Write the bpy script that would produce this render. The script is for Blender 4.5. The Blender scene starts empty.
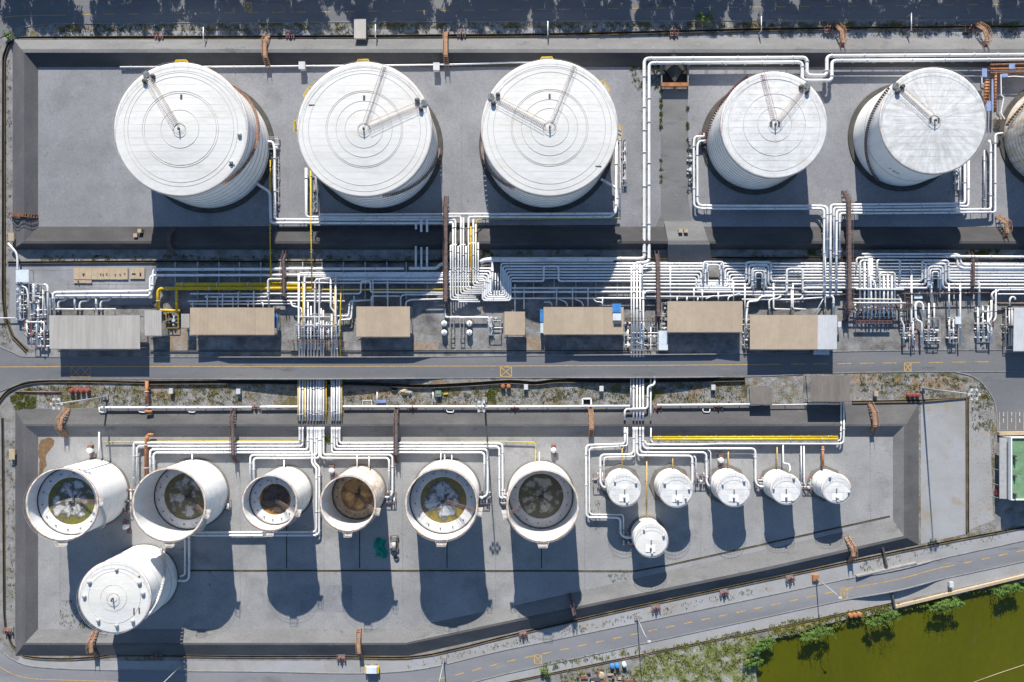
import bpy, bmesh, math, random
from mathutils import Vector, Matrix
R = random.Random(7)
C = bpy.context.scene.collection
SC = bpy.context.scene
S = 0.27            # metres per photograph pixel on the ground
D = 683.0           # camera height in pixel units (24 mm lens)
COT = 2.06          # horizontal shadow length for unit height

# ------------------------------------------------------------------ camera, sky, sun
cam = bpy.data.cameras.new('camera'); cam.lens = 24; cam.sensor_width = 36
cam.clip_start = 1; cam.clip_end = 20000
co = bpy.data.objects.new('camera', cam); C.objects.link(co)
co.location = (0, 0, D * S); co.rotation_euler = (0, 0, 0)
SC.camera = co
SUN_EL = math.atan(1 / COT); SUN_DX = 0.07
w = bpy.data.worlds.new('World'); SC.world = w; w.use_nodes = True
nt = w.node_tree; bg = nt.nodes['Background']
sky = nt.nodes.new('ShaderNodeTexSky'); sky.sky_type = 'NISHITA'; sky.sun_disc = False
sky.dust_density = 0.2; sky.ozone_density = 3.0; sky.sun_elevation = SUN_EL; sky.sun_rotation = math.radians(-4)
nt.links.new(sky.outputs[0], bg.inputs[0]); bg.inputs[1].default_value = 0.085
sl = bpy.data.lights.new('sun', 'SUN'); sl.energy = 4.7; sl.angle = math.radians(0.5); sl.color = (1, 0.94, 0.85)
so = bpy.data.objects.new('sun', sl); C.objects.link(so)
so.rotation_euler = Vector((SUN_DX, -1, -math.tan(SUN_EL))).to_track_quat('-Z', 'Y').to_euler()
so.location = (0, 0, 300)
SC.view_settings.view_transform = 'Standard'; SC.view_settings.look = 'None'
SC.view_settings.exposure = 0.85; SC.view_settings.gamma = 1

# ------------------------------------------------------------------ helpers
def P(x, y, h=0.0):
    """world point at height h (px units) that the photograph shows at pixel x, y"""
    k = (D - h) / D
    return Vector(((x - 512) * k * S, (341 - y) * k * S, h * S))
def G(x, y, z=0.0):
    """world point over ground pixel x, y at height z px units"""
    return Vector(((x - 512) * S, (341 - y) * S, z * S))

class MB:
    def __init__(s): s.v = []; s.f = []; s.m = []; s.sm = []; s.mi = 0; s.smooth = False
    def face(s, idx): s.f.append(idx); s.m.append(s.mi); s.sm.append(s.smooth)
    def add(s, verts, faces):
        o = len(s.v); s.v += [tuple(a) for a in verts]
        for f in faces: s.face([i + o for i in f])
        return s
    def box(s, a, b):
        x0, y0, z0 = a; x1, y1, z1 = b
        v = [(x0,y0,z0),(x1,y0,z0),(x1,y1,z0),(x0,y1,z0),(x0,y0,z1),(x1,y0,z1),(x1,y1,z1),(x0,y1,z1)]
        return s.add(v, [(3,2,1,0),(4,5,6,7),(0,1,5,4),(1,2,6,5),(2,3,7,6),(3,0,4,7)])
    def cbox(s, c, d):
        return s.box((c[0]-d[0]/2, c[1]-d[1]/2, c[2]-d[2]/2), (c[0]+d[0]/2, c[1]+d[1]/2, c[2]+d[2]/2))
    def bar(s, a, b, w, t=None):
        """box beam from a to b"""
        a = Vector(a); b = Vector(b); t = t or w; d = (b - a)
        if d.length < 1e-6: return s
        d.normalize(); up = Vector((0,0,1)) if abs(d.z) < .95 else Vector((1,0,0))
        sx = d.cross(up).normalized() * w/2; sy = sx.cross(d).normalized() * t/2
        v = [a-sx-sy, a+sx-sy, a+sx+sy, a-sx+sy, b-sx-sy, b+sx-sy, b+sx+sy, b-sx+sy]
        return s.add(v, [(0,1,2,3),(7,6,5,4),(0,4,5,1),(1,5,6,2),(2,6,7,3),(3,7,4,0)])
    def tube(s, pts, r, n=8, caps=True, r2=None):
        pts = [Vector(p) for p in pts]; N = len(pts); sm = s.smooth
        dirs = []
        for i in range(N):
            d = (pts[min(i+1, N-1)] - pts[max(i-1, 0)])
            dirs.append(d.normalized() if d.length > 1e-9 else Vector((1,0,0)))
        u = Vector((0,0,1)) if abs(dirs[0].z) < .9 else Vector((1,0,0))
        o = len(s.v)
        for i in range(N):
            d = dirs[i]; u = (u - d * u.dot(d))
            if u.length < 1e-6: u = d.orthogonal()
            u.normalize(); q = d.cross(u)
            rr = r if r2 is None else r + (r2 - r) * i / (N - 1)
            for k in range(n):
                a = 2*math.pi*k/n
                s.v.append(tuple(pts[i] + (u*math.cos(a) + q*math.sin(a)) * rr))
        s.smooth = True
        for i in range(N-1):
            for k in range(n):
                k2 = (k+1) % n
                s.face([o+i*n+k, o+i*n+k2, o+(i+1)*n+k2, o+(i+1)*n+k])
        s.smooth = False
        if caps:
            s.face([o+k for k in range(n)][::-1]); s.face([o+(N-1)*n+k for k in range(n)])
        s.smooth = sm
        return s
    def lathe(s, prof, n=48, c=(0,0,0), a0=0.0, a1=2*math.pi, smooth=True):
        """profile [(r,z)] round z; closed ring when full turn"""
        full = abs(a1 - a0 - 2*math.pi) < 1e-6; cnt = n if full else n + 1
        o = len(s.v); sm = s.smooth; s.smooth = smooth
        for r, z in prof:
            for k in range(cnt):
                a = a0 + (a1 - a0) * k / n
                s.v.append((c[0] + r*math.cos(a), c[1] + r*math.sin(a), c[2] + z))
        for i in range(len(prof)-1):
            for k in range(n):
                k2 = (k+1) % cnt
                s.face([o+i*cnt+k, o+i*cnt+k2, o+(i+1)*cnt+k2, o+(i+1)*cnt+k])
        s.smooth = sm
        return s
    def ring(s, r, z, t, n=48, c=(0,0,0), m=5):
        o = len(s.v); sm = s.smooth; s.smooth = True
        for k in range(n):
            a = 2*math.pi*k/n
            for j in range(m):
                b = 2*math.pi*j/m; rr = r + t*math.cos(b)
                s.v.append((c[0]+rr*math.cos(a), c[1]+rr*math.sin(a), c[2]+z+t*math.sin(b)))
        for k in range(n):
            for j in range(m):
                s.face([o+k*m+j, o+((k+1)%n)*m+j, o+((k+1)%n)*m+(j+1)%m, o+k*m+(j+1)%m])
        s.smooth = sm
        return s
    def build(s, name, mat, parent=None, kind=None, label=None):
        me = bpy.data.meshes.new(name); me.from_pydata(s.v, [], s.f)
        mats = mat if isinstance(mat, (list, tuple)) else [mat]
        for m in mats: me.materials.append(m)
        me.polygons.foreach_set('use_smooth', s.sm); me.polygons.foreach_set('material_index', s.m)
        me.update()
        o = bpy.data.objects.new(name, me); C.objects.link(o)
        if parent: o.parent = parent
        if kind: o['kind'] = kind
        if label: o['label'] = label
        return o

def tag(o, label, cat, group=None):
    o['label'] = label; o['category'] = cat
    if group: o['group'] = group
    return o
def thing(name, label, cat, loc=(0,0,0), rz=0.0, group=None):
    o = bpy.data.objects.new(name, None); C.objects.link(o); o.empty_display_size = .5
    o.location = loc; o.rotation_euler = (0, 0, rz)
    return tag(o, label, cat, group)
def dup(o, loc, rz, label=None, group=None, parent=None):
    r = o.copy(); C.objects.link(r)
    if parent is not None: r.parent = parent
    else:
        r.location = loc; r.rotation_euler = (0, 0, rz)
        if label: r['label'] = label
        if group: r['group'] = group
    for ch in o.children: dup(ch, None, None, parent=r)
    return r
def fillet(pts, r):
    pts = [Vector(p) for p in pts]; out = [pts[0]]
    for i in range(1, len(pts)-1):
        a, b, c = pts[i-1], pts[i], pts[i+1]
        d0 = (a-b); d1 = (c-b); t = min(r, d0.length*.48, d1.length*.48)
        p0 = b + d0.normalized()*t; p1 = b + d1.normalized()*t
        for k in range(5):
            u = k/4; out.append(p0*(1-u)**2 + b*2*u*(1-u)*.82 + (p0+p1)*.5*2*u*(1-u)*.18 + p1*u*u)
    out.append(pts[-1]); return out
ORD = 'first second third fourth fifth sixth seventh eighth ninth tenth eleventh twelfth thirteenth fourteenth fifteenth sixteenth seventeenth eighteenth nineteenth twentieth twenty-first twenty-second twenty-third twenty-fourth twenty-fifth twenty-sixth twenty-seventh twenty-eighth twenty-ninth thirtieth thirty-first thirty-second thirty-third thirty-fourth thirty-fifth thirty-sixth thirty-seventh thirty-eighth thirty-ninth fortieth forty-first'.split()

# ------------------------------------------------------------------ materials
def rgb(c): return (c[0], c[1], c[2], 1)
def mat(name, ramp, scale=.3, rough=.8, bump=0.0, bscale=6.0, fine=.12, fscale=12.0, spots=None, stretch=(1,1,1), metal=0.0, detail=6, spec=.3, vary=0.0):
    """ramp: [(pos, colour)] over large noise; fine: contrast of a small grain; spots: (colour, scale, lo, hi)"""
    m = bpy.data.materials.new(name); m.use_nodes = True
    n = m.node_tree.nodes; l = m.node_tree.links; b = n['Principled BSDF']
    b.inputs['Roughness'].default_value = rough; b.inputs['Metallic'].default_value = metal
    b.inputs['Specular IOR Level'].default_value = spec
    tc = n.new('ShaderNodeTexCoord'); mp = n.new('ShaderNodeMapping'); mp.inputs['Scale'].default_value = stretch
    l.new(tc.outputs['Object'], mp.inputs['Vector'])
    # one offset per object, so that copies and neighbours differ
    oi = n.new('ShaderNodeObjectInfo'); ml = n.new('ShaderNodeVectorMath'); ml.operation = 'MULTIPLY_ADD'
    l.new(oi.outputs['Random'], ml.inputs[0]); ml.inputs[1].default_value = (53, 91, 17); l.new(mp.outputs[0], ml.inputs[2])
    vec = ml.outputs[0]
    nz = n.new('ShaderNodeTexNoise'); nz.inputs['Scale'].default_value = scale; nz.inputs['Detail'].default_value = detail; nz.inputs['Roughness'].default_value = .62
    l.new(vec, nz.inputs['Vector'])
    cr = n.new('ShaderNodeValToRGB'); e = cr.color_ramp.elements
    while len(e) < len(ramp): e.new(.5)
    for i, (p, c) in enumerate(ramp): e[i].position = p; e[i].color = rgb(c)
    l.new(nz.outputs[0], cr.inputs[0]); col = cr.outputs[0]
    if spots:
        for sp in (spots if isinstance(spots, list) else [spots]):
            sc, ss, lo, hi = sp
            n2 = n.new('ShaderNodeTexNoise'); n2.inputs['Scale'].default_value = ss; n2.inputs['Detail'].default_value = 8; n2.inputs['Roughness'].default_value = .65
            ad = n.new('ShaderNodeVectorMath'); ad.inputs[1].default_value = (ss*37+3, 11+ss, 5); l.new(vec, ad.inputs[0]); l.new(ad.outputs[0], n2.inputs['Vector'])
            mr = n.new('ShaderNodeMapRange'); mr.inputs[1].default_value = lo; mr.inputs[2].default_value = hi; l.new(n2.outputs[0], mr.inputs[0])
            mx = n.new('ShaderNodeMix'); mx.data_type = 'RGBA'; l.new(mr.outputs[0], mx.inputs[0]); l.new(col, mx.inputs[6]); mx.inputs[7].default_value = rgb(sc)
            col = mx.outputs[2]
    if fine:
        n3 = n.new('ShaderNodeTexNoise'); n3.inputs['Scale'].default_value = fscale; n3.inputs['Detail'].default_value = 3
        l.new(vec, n3.inputs['Vector'])
        mr = n.new('ShaderNodeMapRange'); mr.inputs[1].default_value = .3; mr.inputs[2].default_value = .7; mr.inputs[3].default_value = 1-fine; mr.inputs[4].default_value = 1+fine
        l.new(n3.outputs[0], mr.inputs[0])
        hs = n.new('ShaderNodeHueSaturation'); l.new(mr.outputs[0], hs.inputs['Value']); l.new(col, hs.inputs['Color']); col = hs.outputs[0]
    if vary:
        mr = n.new('ShaderNodeMapRange'); mr.inputs[3].default_value = 1-vary; mr.inputs[4].default_value = 1+vary*.5; l.new(oi.outputs['Random'], mr.inputs[0])
        hs = n.new('ShaderNodeHueSaturation'); l.new(mr.outputs[0], hs.inputs['Value']); l.new(col, hs.inputs['Color']); col = hs.outputs[0]
    l.new(col, b.inputs['Base Color'])
    if bump:
        n4 = n.new('ShaderNodeTexNoise'); n4.inputs['Scale'].default_value = bscale; n4.inputs['Detail'].default_value = 4; l.new(vec, n4.inputs['Vector'])
        bp = n.new('ShaderNodeBump'); bp.inputs['Strength'].default_value = bump; bp.inputs['Distance'].default_value = .05
        l.new(n4.outputs[0], bp.inputs['Height']); l.new(bp.outputs[0], b.inputs['Normal'])
    return m
def g3(v, t=(1,1,1)): return (v*t[0], v*t[1], v*t[2])
COOL = (.97, .985, 1.05); WARM = (1.06, 1, .9); BLU = (.98, .99, 1.045)
MT = {}
MT['ground'] = mat('ground_gravel', [(.3, g3(.15)), (.5, g3(.22, (1.03,1,.96))), (.7, g3(.29))], .35, .95, .5, 9, .25, 5, [((.11,.095,.04), .22, .56, .68), ((.2,.15,.09), .6, .6, .72)])
MT['verge'] = mat('verge_gravel', [(.3, g3(.14)), (.5, g3(.22, (1.04,1,.95))), (.7, g3(.31))], .5, .95, .6, 7, .35, 4, [((.12,.1,.04), .22, .48, .6), ((.24,.15,.075), .33, .56, .68), ((.075,.09,.02), .5, .58, .68)])
MT['yard'] = mat('yard_concrete', [(.3, g3(.2, COOL)), (.5, g3(.27, COOL)), (.7, g3(.33, COOL))], .12, .9, .2, 8, .12, 7, [(g3(.13, WARM), .35, .6, .75)])
MT['yard_work'] = mat('worn_yard', [(.3, g3(.1)), (.5, g3(.2, (1.02,1,.97))), (.68, g3(.3))], .25, .9, .3, 8, .25, 5, [((.14,.11,.05), .4, .57, .7)])
MT['basin'] = mat('basin_concrete', [(.3, g3(.2, BLU)), (.5, g3(.245, BLU)), (.7, g3(.29, BLU))], .05, .9, .3, 5, .12, 2.6, [(g3(.19, COOL), .11, .5, .72), (g3(.33), .9, .62, .76), (g3(.16, WARM), .5, .62, .72)])
MT['basin_old'] = mat('old_basin_concrete', [(.3, g3(.235)), (.5, g3(.285)), (.7, g3(.33, (1.02,1,.98)))], .07, .9, .3, 5, .11, 2.6, [(g3(.21), .12, .5, .7), (g3(.17, WARM), .5, .62, .74), (g3(.38), 1.1, .66, .76)])
MT['dike_low'] = mat('dike_asphalt_worn', [(.3, g3(.075, (1,.98,1))), (.5, g3(.1, (1.02,.99,.99))), (.7, g3(.13, (1.03,1,.97)))], .16, .92, .3, 10, .15, 6, [(g3(.16), .3, .62, .78)], stretch=(.4,1,1))
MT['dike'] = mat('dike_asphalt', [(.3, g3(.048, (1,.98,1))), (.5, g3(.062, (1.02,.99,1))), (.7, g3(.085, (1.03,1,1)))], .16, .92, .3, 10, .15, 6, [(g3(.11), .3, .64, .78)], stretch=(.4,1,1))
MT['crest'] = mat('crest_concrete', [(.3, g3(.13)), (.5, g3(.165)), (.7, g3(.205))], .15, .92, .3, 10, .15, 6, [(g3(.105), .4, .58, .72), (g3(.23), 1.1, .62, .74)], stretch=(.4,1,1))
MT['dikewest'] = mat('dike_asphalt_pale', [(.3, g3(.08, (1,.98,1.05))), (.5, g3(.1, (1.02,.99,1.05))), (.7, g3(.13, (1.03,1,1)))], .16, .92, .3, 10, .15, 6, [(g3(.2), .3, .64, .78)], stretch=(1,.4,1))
MT['slope'] = mat('slope_concrete', [(.3, g3(.13)), (.5, g3(.165)), (.7, g3(.2))], .15, .92, .3, 10, .15, 6, [(g3(.11), .4, .58, .72), (g3(.24), 1.1, .62, .74)], stretch=(.4,1,1))
MT['soil'] = mat('bare_soil', [(.3, (.2,.14,.085)), (.5, (.27,.2,.14)), (.7, g3(.28))], .8, .95, .4, 8, .25, 5, [(g3(.24), .6, .55, .65)])
MT['slab'] = mat('pale_slab', [(.3, g3(.26, (1.02,1,.97))), (.5, g3(.31, (1,1,1))), (.7, g3(.35, COOL))], .1, .92, .25, 9, .15, 6, [((.3,.25,.19), .2, .56, .7)])
MT['road'] = mat('road_asphalt', [(.3, g3(.135, COOL)), (.5, g3(.16, COOL)), (.7, g3(.185))], .12, .88, .2, 12, .1, 9, [(g3(.21), .6, .62, .75), (g3(.105), .3, .6, .72)], stretch=(.2,1,1))
MT['road_pale'] = mat('pale_road_asphalt', [(.3, g3(.185, COOL)), (.5, g3(.22, COOL)), (.7, g3(.255))], .12, .88, .2, 12, .1, 9, [(g3(.28), .6, .62, .75), (g3(.15), .3, .6, .72)], stretch=(.25,1,1))
MT['kerb'] = mat('kerb_concrete', [(.3, g3(.17)), (.7, g3(.28))], .8, .9, .1, 8, .15)
MT['drain'] = mat('drain_bottom', [(.3, g3(.012)), (.7, g3(.03, WARM))], .8, .6, .1)
MT['rustedge'] = mat('stained_kerb', [(.3, (.07,.058,.04)), (.55, (.14,.11,.065)), (.75, (.26,.21,.14))], .35, .9, .1, 8, .25)
MT['apron'] = mat('tank_apron', [(.3, g3(.05, WARM)), (.7, g3(.09, WARM))], .5, .9, .2)
MT['apron_grey'] = mat('tank_apron_grey', [(.3, g3(.1, WARM)), (.7, g3(.165, WARM))], .5, .9, .2)
MT['white'] = mat('white_paint', [(.3, g3(.72)), (.6, g3(.8)), (.8, g3(.82))], .3, .5, .03, 3, .02, 5, [((.6,.55,.46), 1.1, .66, .8)], spec=.4)
MT['roofwhite'] = mat('white_tank_roof', [(.3, g3(.6, (1,.98,.925))), (.55, g3(.675, (1,.985,.94))), (.8, g3(.71, (1,.985,.95)))], .2, .6, .03, 3, .035, 1.6, [((.58,.54,.46), .35, .58, .8), ((.54,.5,.44), 1.4, .66, .78)], spec=.3, stretch=(.35,1,1))
MT['roofgrey'] = mat('weathered_tank_roof', [(.3, g3(.56, (1,.99,.96))), (.55, g3(.66, (1,1,.98))), (.8, g3(.74))], .35, .65, .03, 3, .05, 1.6, [((.5,.47,.42), .7, .55, .75)], spec=.3)
MT['shell'] = mat('white_tank_shell', [(.3, g3(.7, (1,.99,.97))), (.55, g3(.77)), (.8, g3(.8))], .5, .5, .03, 3, .03, 4, [((.62,.55,.45), .9, .62, .8)], stretch=(1,1,.25), spec=.4)
MT['shellold'] = mat('stained_tank_shell', [(.3, (.42,.32,.22)), (.5, (.62,.55,.47)), (.7, g3(.7))], .8, .6, .1, 3, .1, 4, [((.3,.15,.06), .9, .58, .72)], stretch=(1,1,.3))
MT['inner'] = mat('inner_shell', [(.3, g3(.55)), (.7, g3(.68))], .6, .6, .05, 3, .06, 4, [((.45,.38,.3), .6, .58, .75)], stretch=(1,1,.2))
MT['pontoon'] = mat('pontoon_paint', [(.3, g3(.52)), (.6, g3(.62))], .6, .7, .05, 3, .06, 4, [((.4,.34,.26), .8, .56, .7)], vary=0.1)
MT['pontoon_rust'] = mat('pontoon_rust', [(.3, (.32,.22,.14)), (.6, (.48,.38,.27))], .6, .8, .05, 3, .1, 4, [((.25,.13,.06), .8, .56, .7)])
MT['pipe'] = mat('pipe_white', [(.3, g3(.66, (1,.99,.97))), (.6, g3(.78)), (.8, g3(.82))], .25, .5, .03, 3, .05, 4, [((.5,.45,.36), .5, .6, .74), ((.36,.25,.16), 1.3, .68, .78)], spec=.35, vary=.14)
MT['pipegrey'] = mat('pipe_grey', [(.3, g3(.4, COOL)), (.6, g3(.52, COOL))], .25, .45, .03, 3, .04, 4, spec=.4)
MT['cladding'] = mat('aluminium_cladding', [(.3, g3(.5)), (.6, g3(.62))], .3, .35, .05, 3, .05, 4, metal=.3, spec=.5)
MT['yellow'] = mat('yellow_paint', [(.3, (.5,.32,.012)), (.6, (.68,.45,.02))], .4, .5, .03, 3, .06, 4, [((.4,.25,.05), .8, .6, .75)])
MT['olive'] = mat('dirty_yellow_paint', [(.3, (.42,.3,.015)), (.6, (.58,.43,.03))], .4, .6, .03, 3, .08, 4)
MT['rust'] = mat('rusty_steel', [(.3, (.13,.055,.03)), (.55, (.24,.12,.07)), (.75, (.33,.2,.13))], 1.2, .8, .2, 6, .2, 8)
MT['orange'] = mat('orange_rust', [(.3, (.24,.09,.04)), (.6, (.4,.175,.075)), (.8, (.38,.23,.13))], 1.0, .8, .2, 6, .2, 8)
MT['salmon'] = mat('faded_orange_steel', [(.3, (.3,.15,.085)), (.55, (.43,.25,.15)), (.75, (.42,.32,.24))], 1.0, .8, .1, 6, .2, 8)
MT['brown'] = mat('brown_grating', [(.3, (.1,.07,.065)), (.6, (.17,.12,.11)), (.8, (.24,.19,.18))], 1.0, .8, .1, 6, .15, 8)
MT['red'] = mat('red_paint', [(.3, (.2,.045,.035)), (.6, (.3,.07,.055))], 1.0, .6, .05, 6, .15, 8)
MT['pinkred'] = mat('faded_red_paint', [(.3, (.18,.075,.07)), (.6, (.28,.13,.12))], 1.0, .6, .05, 6, .15, 8)
MT['ochre'] = mat('ochre_paint', [(.3, (.38,.25,.08)), (.6, (.5,.36,.14))], .6, .6, .05, 6, .12, 5)
MT['paleblue'] = mat('pale_blue_sheet', [(.3, (.16,.22,.42)), (.6, (.25,.32,.52))], .8, .6, .1, 3, .2, 4)
MT['moss'] = mat('mossy_gravel', [(.3, g3(.33)), (.42, (.26,.26,.2)), (.52, (.17,.19,.075)), (.7, (.1,.12,.03))], .35, .95, .5, 7, .3, 3, [(g3(.34), .5, .58, .7)])
MT['bank'] = mat('bank_soil', [(.3, (.17,.15,.06)), (.5, (.24,.2,.08)), (.7, (.3,.24,.13))], .6, .95, .5, 7, .3, 4, [((.1,.12,.03), .5, .54, .66)])
MT['blue'] = mat('blue_sheet', [(.3, (.03,.14,.4)), (.6, (.06,.24,.55))], .6, .5, .05, 3, .1, 4)
MT['palesheet'] = mat('pale_sheet', [(.3, (.5,.56,.62)), (.6, (.62,.68,.72))], .6, .5, .05, 3, .1, 4)
MT['green'] = mat('green_tarpaulin', [(.3, (.0,.17,.13)), (.6, (.005,.26,.2))], .6, .6, .3, 3, .15, 4)
MT['court'] = mat('green_roof_coating', [(.3, (.12,.22,.115)), (.6, (.17,.3,.165))], .5, .8, .05, 3, .12, 3, [((.24,.3,.22), .6, .55, .7)])
MT['tan'] = mat('tan_roof_sheet', [(.3, (.405,.325,.24)), (.6, (.455,.37,.275)), (.8, (.48,.395,.3))], .35, .7, .02, 3, .03, 3, [((.37,.3,.22), .6, .6, .8)], vary=0.07)
MT['beige'] = mat('beige_roof_sheet', [(.3, (.38,.36,.33)), (.6, (.45,.43,.4)), (.8, (.5,.48,.45))], .4, .7, .02, 3, .04, 3, [((.34,.31,.27), .7, .58, .8)], stretch=(1,.15,1), vary=0.08)
MT['greyroof'] = mat('grey_roof_sheet', [(.3, (.17,.15,.13)), (.6, (.215,.193,.172))], .5, .7, .02, 3, .05, 3, stretch=(1,.3,1))
MT['whiteroof'] = mat('white_roof_sheet', [(.3, (.48,.5,.52)), (.6, (.56,.57,.58))], .4, .6, .02, 3, .03, 3, vary=0.08)
MT['steel'] = mat('dark_steel', [(.3, g3(.05)), (.7, g3(.11))], 1, .6, .05, 6, .15, 8)
MT['galv'] = mat('galvanised_steel', [(.3, g3(.36)), (.7, g3(.48))], 1, .5, .05, 6, .1, 8, metal=.2)
MT['seam'] = mat('roof_seam', [(.3, g3(.36, WARM)), (.7, g3(.5, WARM))], 1, .7, 0, 6, .1, 8)
MT['band'] = mat('shell_band_grey', [(.3, g3(.2)), (.7, g3(.34))], 1, .7, 0, 6, .1, 8)
MT['motor'] = mat('pump_green_grey', [(.3, (.12,.16,.18)), (.7, (.2,.24,.25))], 1, .6, .05, 6, .15, 8)
MT['timber'] = mat('tan_board', [(.3, (.36,.28,.19)), (.7, (.46,.37,.26))], .8, .8, .05, 6, .12, 8)
MT['ypaint'] = mat('road_paint_yellow', [(.35, (.4,.27,.1)), (.6, (.55,.36,.12))], 1.5, .8, 0, 6, .2, 8, [(g3(.16), 2.2, .56, .66)])
MT['wpaint'] = mat('road_paint_white', [(.35, g3(.4)), (.6, g3(.55))], 1.5, .8, 0, 6, .2, 8, [(g3(.15), 2.2, .54, .66)])
MT['leaf'] = mat('leaf_green', [(.3, (.05,.1,.015)), (.5, (.09,.16,.03)), (.75, (.17,.24,.055))], 1.1, .7, 0, 3, .3, 3)
MT['leafdark'] = mat('leaf_dark', [(.3, (.03,.05,.012)), (.7, (.07,.1,.025))], 1.1, .7, 0, 3, .3, 3)
MT['grass'] = mat('grass_blade', [(.3, (.08,.1,.02)), (.5, (.13,.14,.035)), (.7, (.2,.17,.06))], .25, .9, 0, 3, .3, 3)
MT['lush'] = mat('lush_grass', [(.3, (.1,.13,.02)), (.5, (.15,.17,.035)), (.7, (.22,.2,.07))], .4, .9, 0, 3, .3, 3)
MT['bark'] = mat('bark', [(.3, (.09,.065,.045)), (.7, (.17,.13,.09))], 2, .9, .3, 6, .2, 8)
MT['stone'] = mat('pale_stone', [(.3, g3(.2)), (.7, g3(.36, WARM))], 2, .9, .3, 6, .2, 8)
MT['water'] = mat('pond_water', [(.3, (.063,.066,.0012)), (.5, (.075,.079,.0015)), (.7, (.088,.092,.003))], .035, .1, .12, 1.2, .05, .8, [((.085,.08,.02), .16, .62, .76)], spec=.35, stretch=(1,.6,1))
def deck_mat(name, R_, light, dark, edge, bias=.0):
    m = bpy.data.materials.new(name); m.use_nodes = True
    n = m.node_tree.nodes; l = m.node_tree.links; b = n['Principled BSDF']; b.inputs['Roughness'].default_value = .45
    tc = n.new('ShaderNodeTexCoord'); fl = n.new('ShaderNodeVectorMath'); fl.operation = 'MULTIPLY'; fl.inputs[1].default_value = (1,1,0); l.new(tc.outputs['Object'], fl.inputs[0]); le = n.new('ShaderNodeVectorMath'); le.operation = 'LENGTH'; l.new(fl.outputs[0], le.inputs[0])
    rr = n.new('ShaderNodeMath'); rr.operation = 'DIVIDE'; l.new(le.outputs['Value'], rr.inputs[0]); rr.inputs[1].default_value = R_
    nz = n.new('ShaderNodeTexNoise'); nz.inputs['Scale'].default_value = .38; nz.inputs['Detail'].default_value = 6; nz.inputs['Roughness'].default_value = .55
    l.new(tc.outputs['Object'], nz.inputs['Vector'])
    # puddles dry from the plate centres: angular sectors
    sx = n.new('ShaderNodeSeparateXYZ'); l.new(tc.outputs['Object'], sx.inputs[0])
    at = n.new('ShaderNodeMath'); at.operation = 'ARCTAN2'; l.new(sx.outputs[1], at.inputs[0]); l.new(sx.outputs[0], at.inputs[1])
    wn = n.new('ShaderNodeMath'); wn.operation = 'MULTIPLY_ADD'; l.new(nz.outputs[0], wn.inputs[0]); wn.inputs[1].default_value = 3.2; wn.inputs[2].default_value = (sum(map(ord, name)) % 17) * .37
    m6 = n.new('ShaderNodeMath'); m6.operation = 'MULTIPLY_ADD'; l.new(at.outputs[0], m6.inputs[0]); m6.inputs[1].default_value = 4 + sum(map(ord, name)) % 2; l.new(wn.outputs[0], m6.inputs[2])
    si = n.new('ShaderNodeMath'); si.operation = 'SINE'; l.new(m6.outputs[0], si.inputs[0])
    mxx = n.new('ShaderNodeMath'); mxx.operation = 'MAXIMUM'; l.new(si.outputs[0], mxx.inputs[0]); mxx.inputs[1].default_value = 0
    p3 = n.new('ShaderNodeMath'); p3.operation = 'POWER'; l.new(mxx.outputs[0], p3.inputs[0]); p3.inputs[1].default_value = 2.5
    nh = n.new('ShaderNodeMath'); nh.operation = 'MULTIPLY_ADD'; l.new(nz.outputs[0], nh.inputs[0]); nh.inputs[1].default_value = 1.35; nh.inputs[2].default_value = -.175
    p1 = n.new('ShaderNodeMath'); p1.operation = 'MULTIPLY_ADD'; l.new(p3.outputs[0], p1.inputs[0]); p1.inputs[1].default_value = -.12; l.new(nh.outputs[0], p1.inputs[2])
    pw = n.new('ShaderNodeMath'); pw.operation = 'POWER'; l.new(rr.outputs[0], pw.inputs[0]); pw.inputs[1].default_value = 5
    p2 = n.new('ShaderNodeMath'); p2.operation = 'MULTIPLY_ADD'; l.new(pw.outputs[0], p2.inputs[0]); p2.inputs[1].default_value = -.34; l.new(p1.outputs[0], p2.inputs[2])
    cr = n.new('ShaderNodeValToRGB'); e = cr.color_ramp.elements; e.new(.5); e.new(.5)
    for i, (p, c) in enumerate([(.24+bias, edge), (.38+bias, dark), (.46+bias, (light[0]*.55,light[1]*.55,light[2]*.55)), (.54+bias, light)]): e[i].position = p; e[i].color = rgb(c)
    l.new(p2.outputs[0], cr.inputs[0])
    n3 = n.new('ShaderNodeTexNoise'); n3.inputs['Scale'].default_value = 2.5; n3.inputs['Detail'].default_value = 5; l.new(tc.outputs['Object'], n3.inputs['Vector'])
    mr = n.new('ShaderNodeMapRange'); mr.inputs[1].default_value = .35; mr.inputs[2].default_value = .65; mr.inputs[3].default_value = .8; mr.inputs[4].default_value = 1.15; l.new(n3.outputs[0], mr.inputs[0])
    hs = n.new('ShaderNodeHueSaturation'); l.new(mr.outputs[0], hs.inputs['Value']); l.new(cr.outputs[0], hs.inputs['Color'])
    l.new(hs.outputs[0], b.inputs['Base Color'])
    return m
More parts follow.
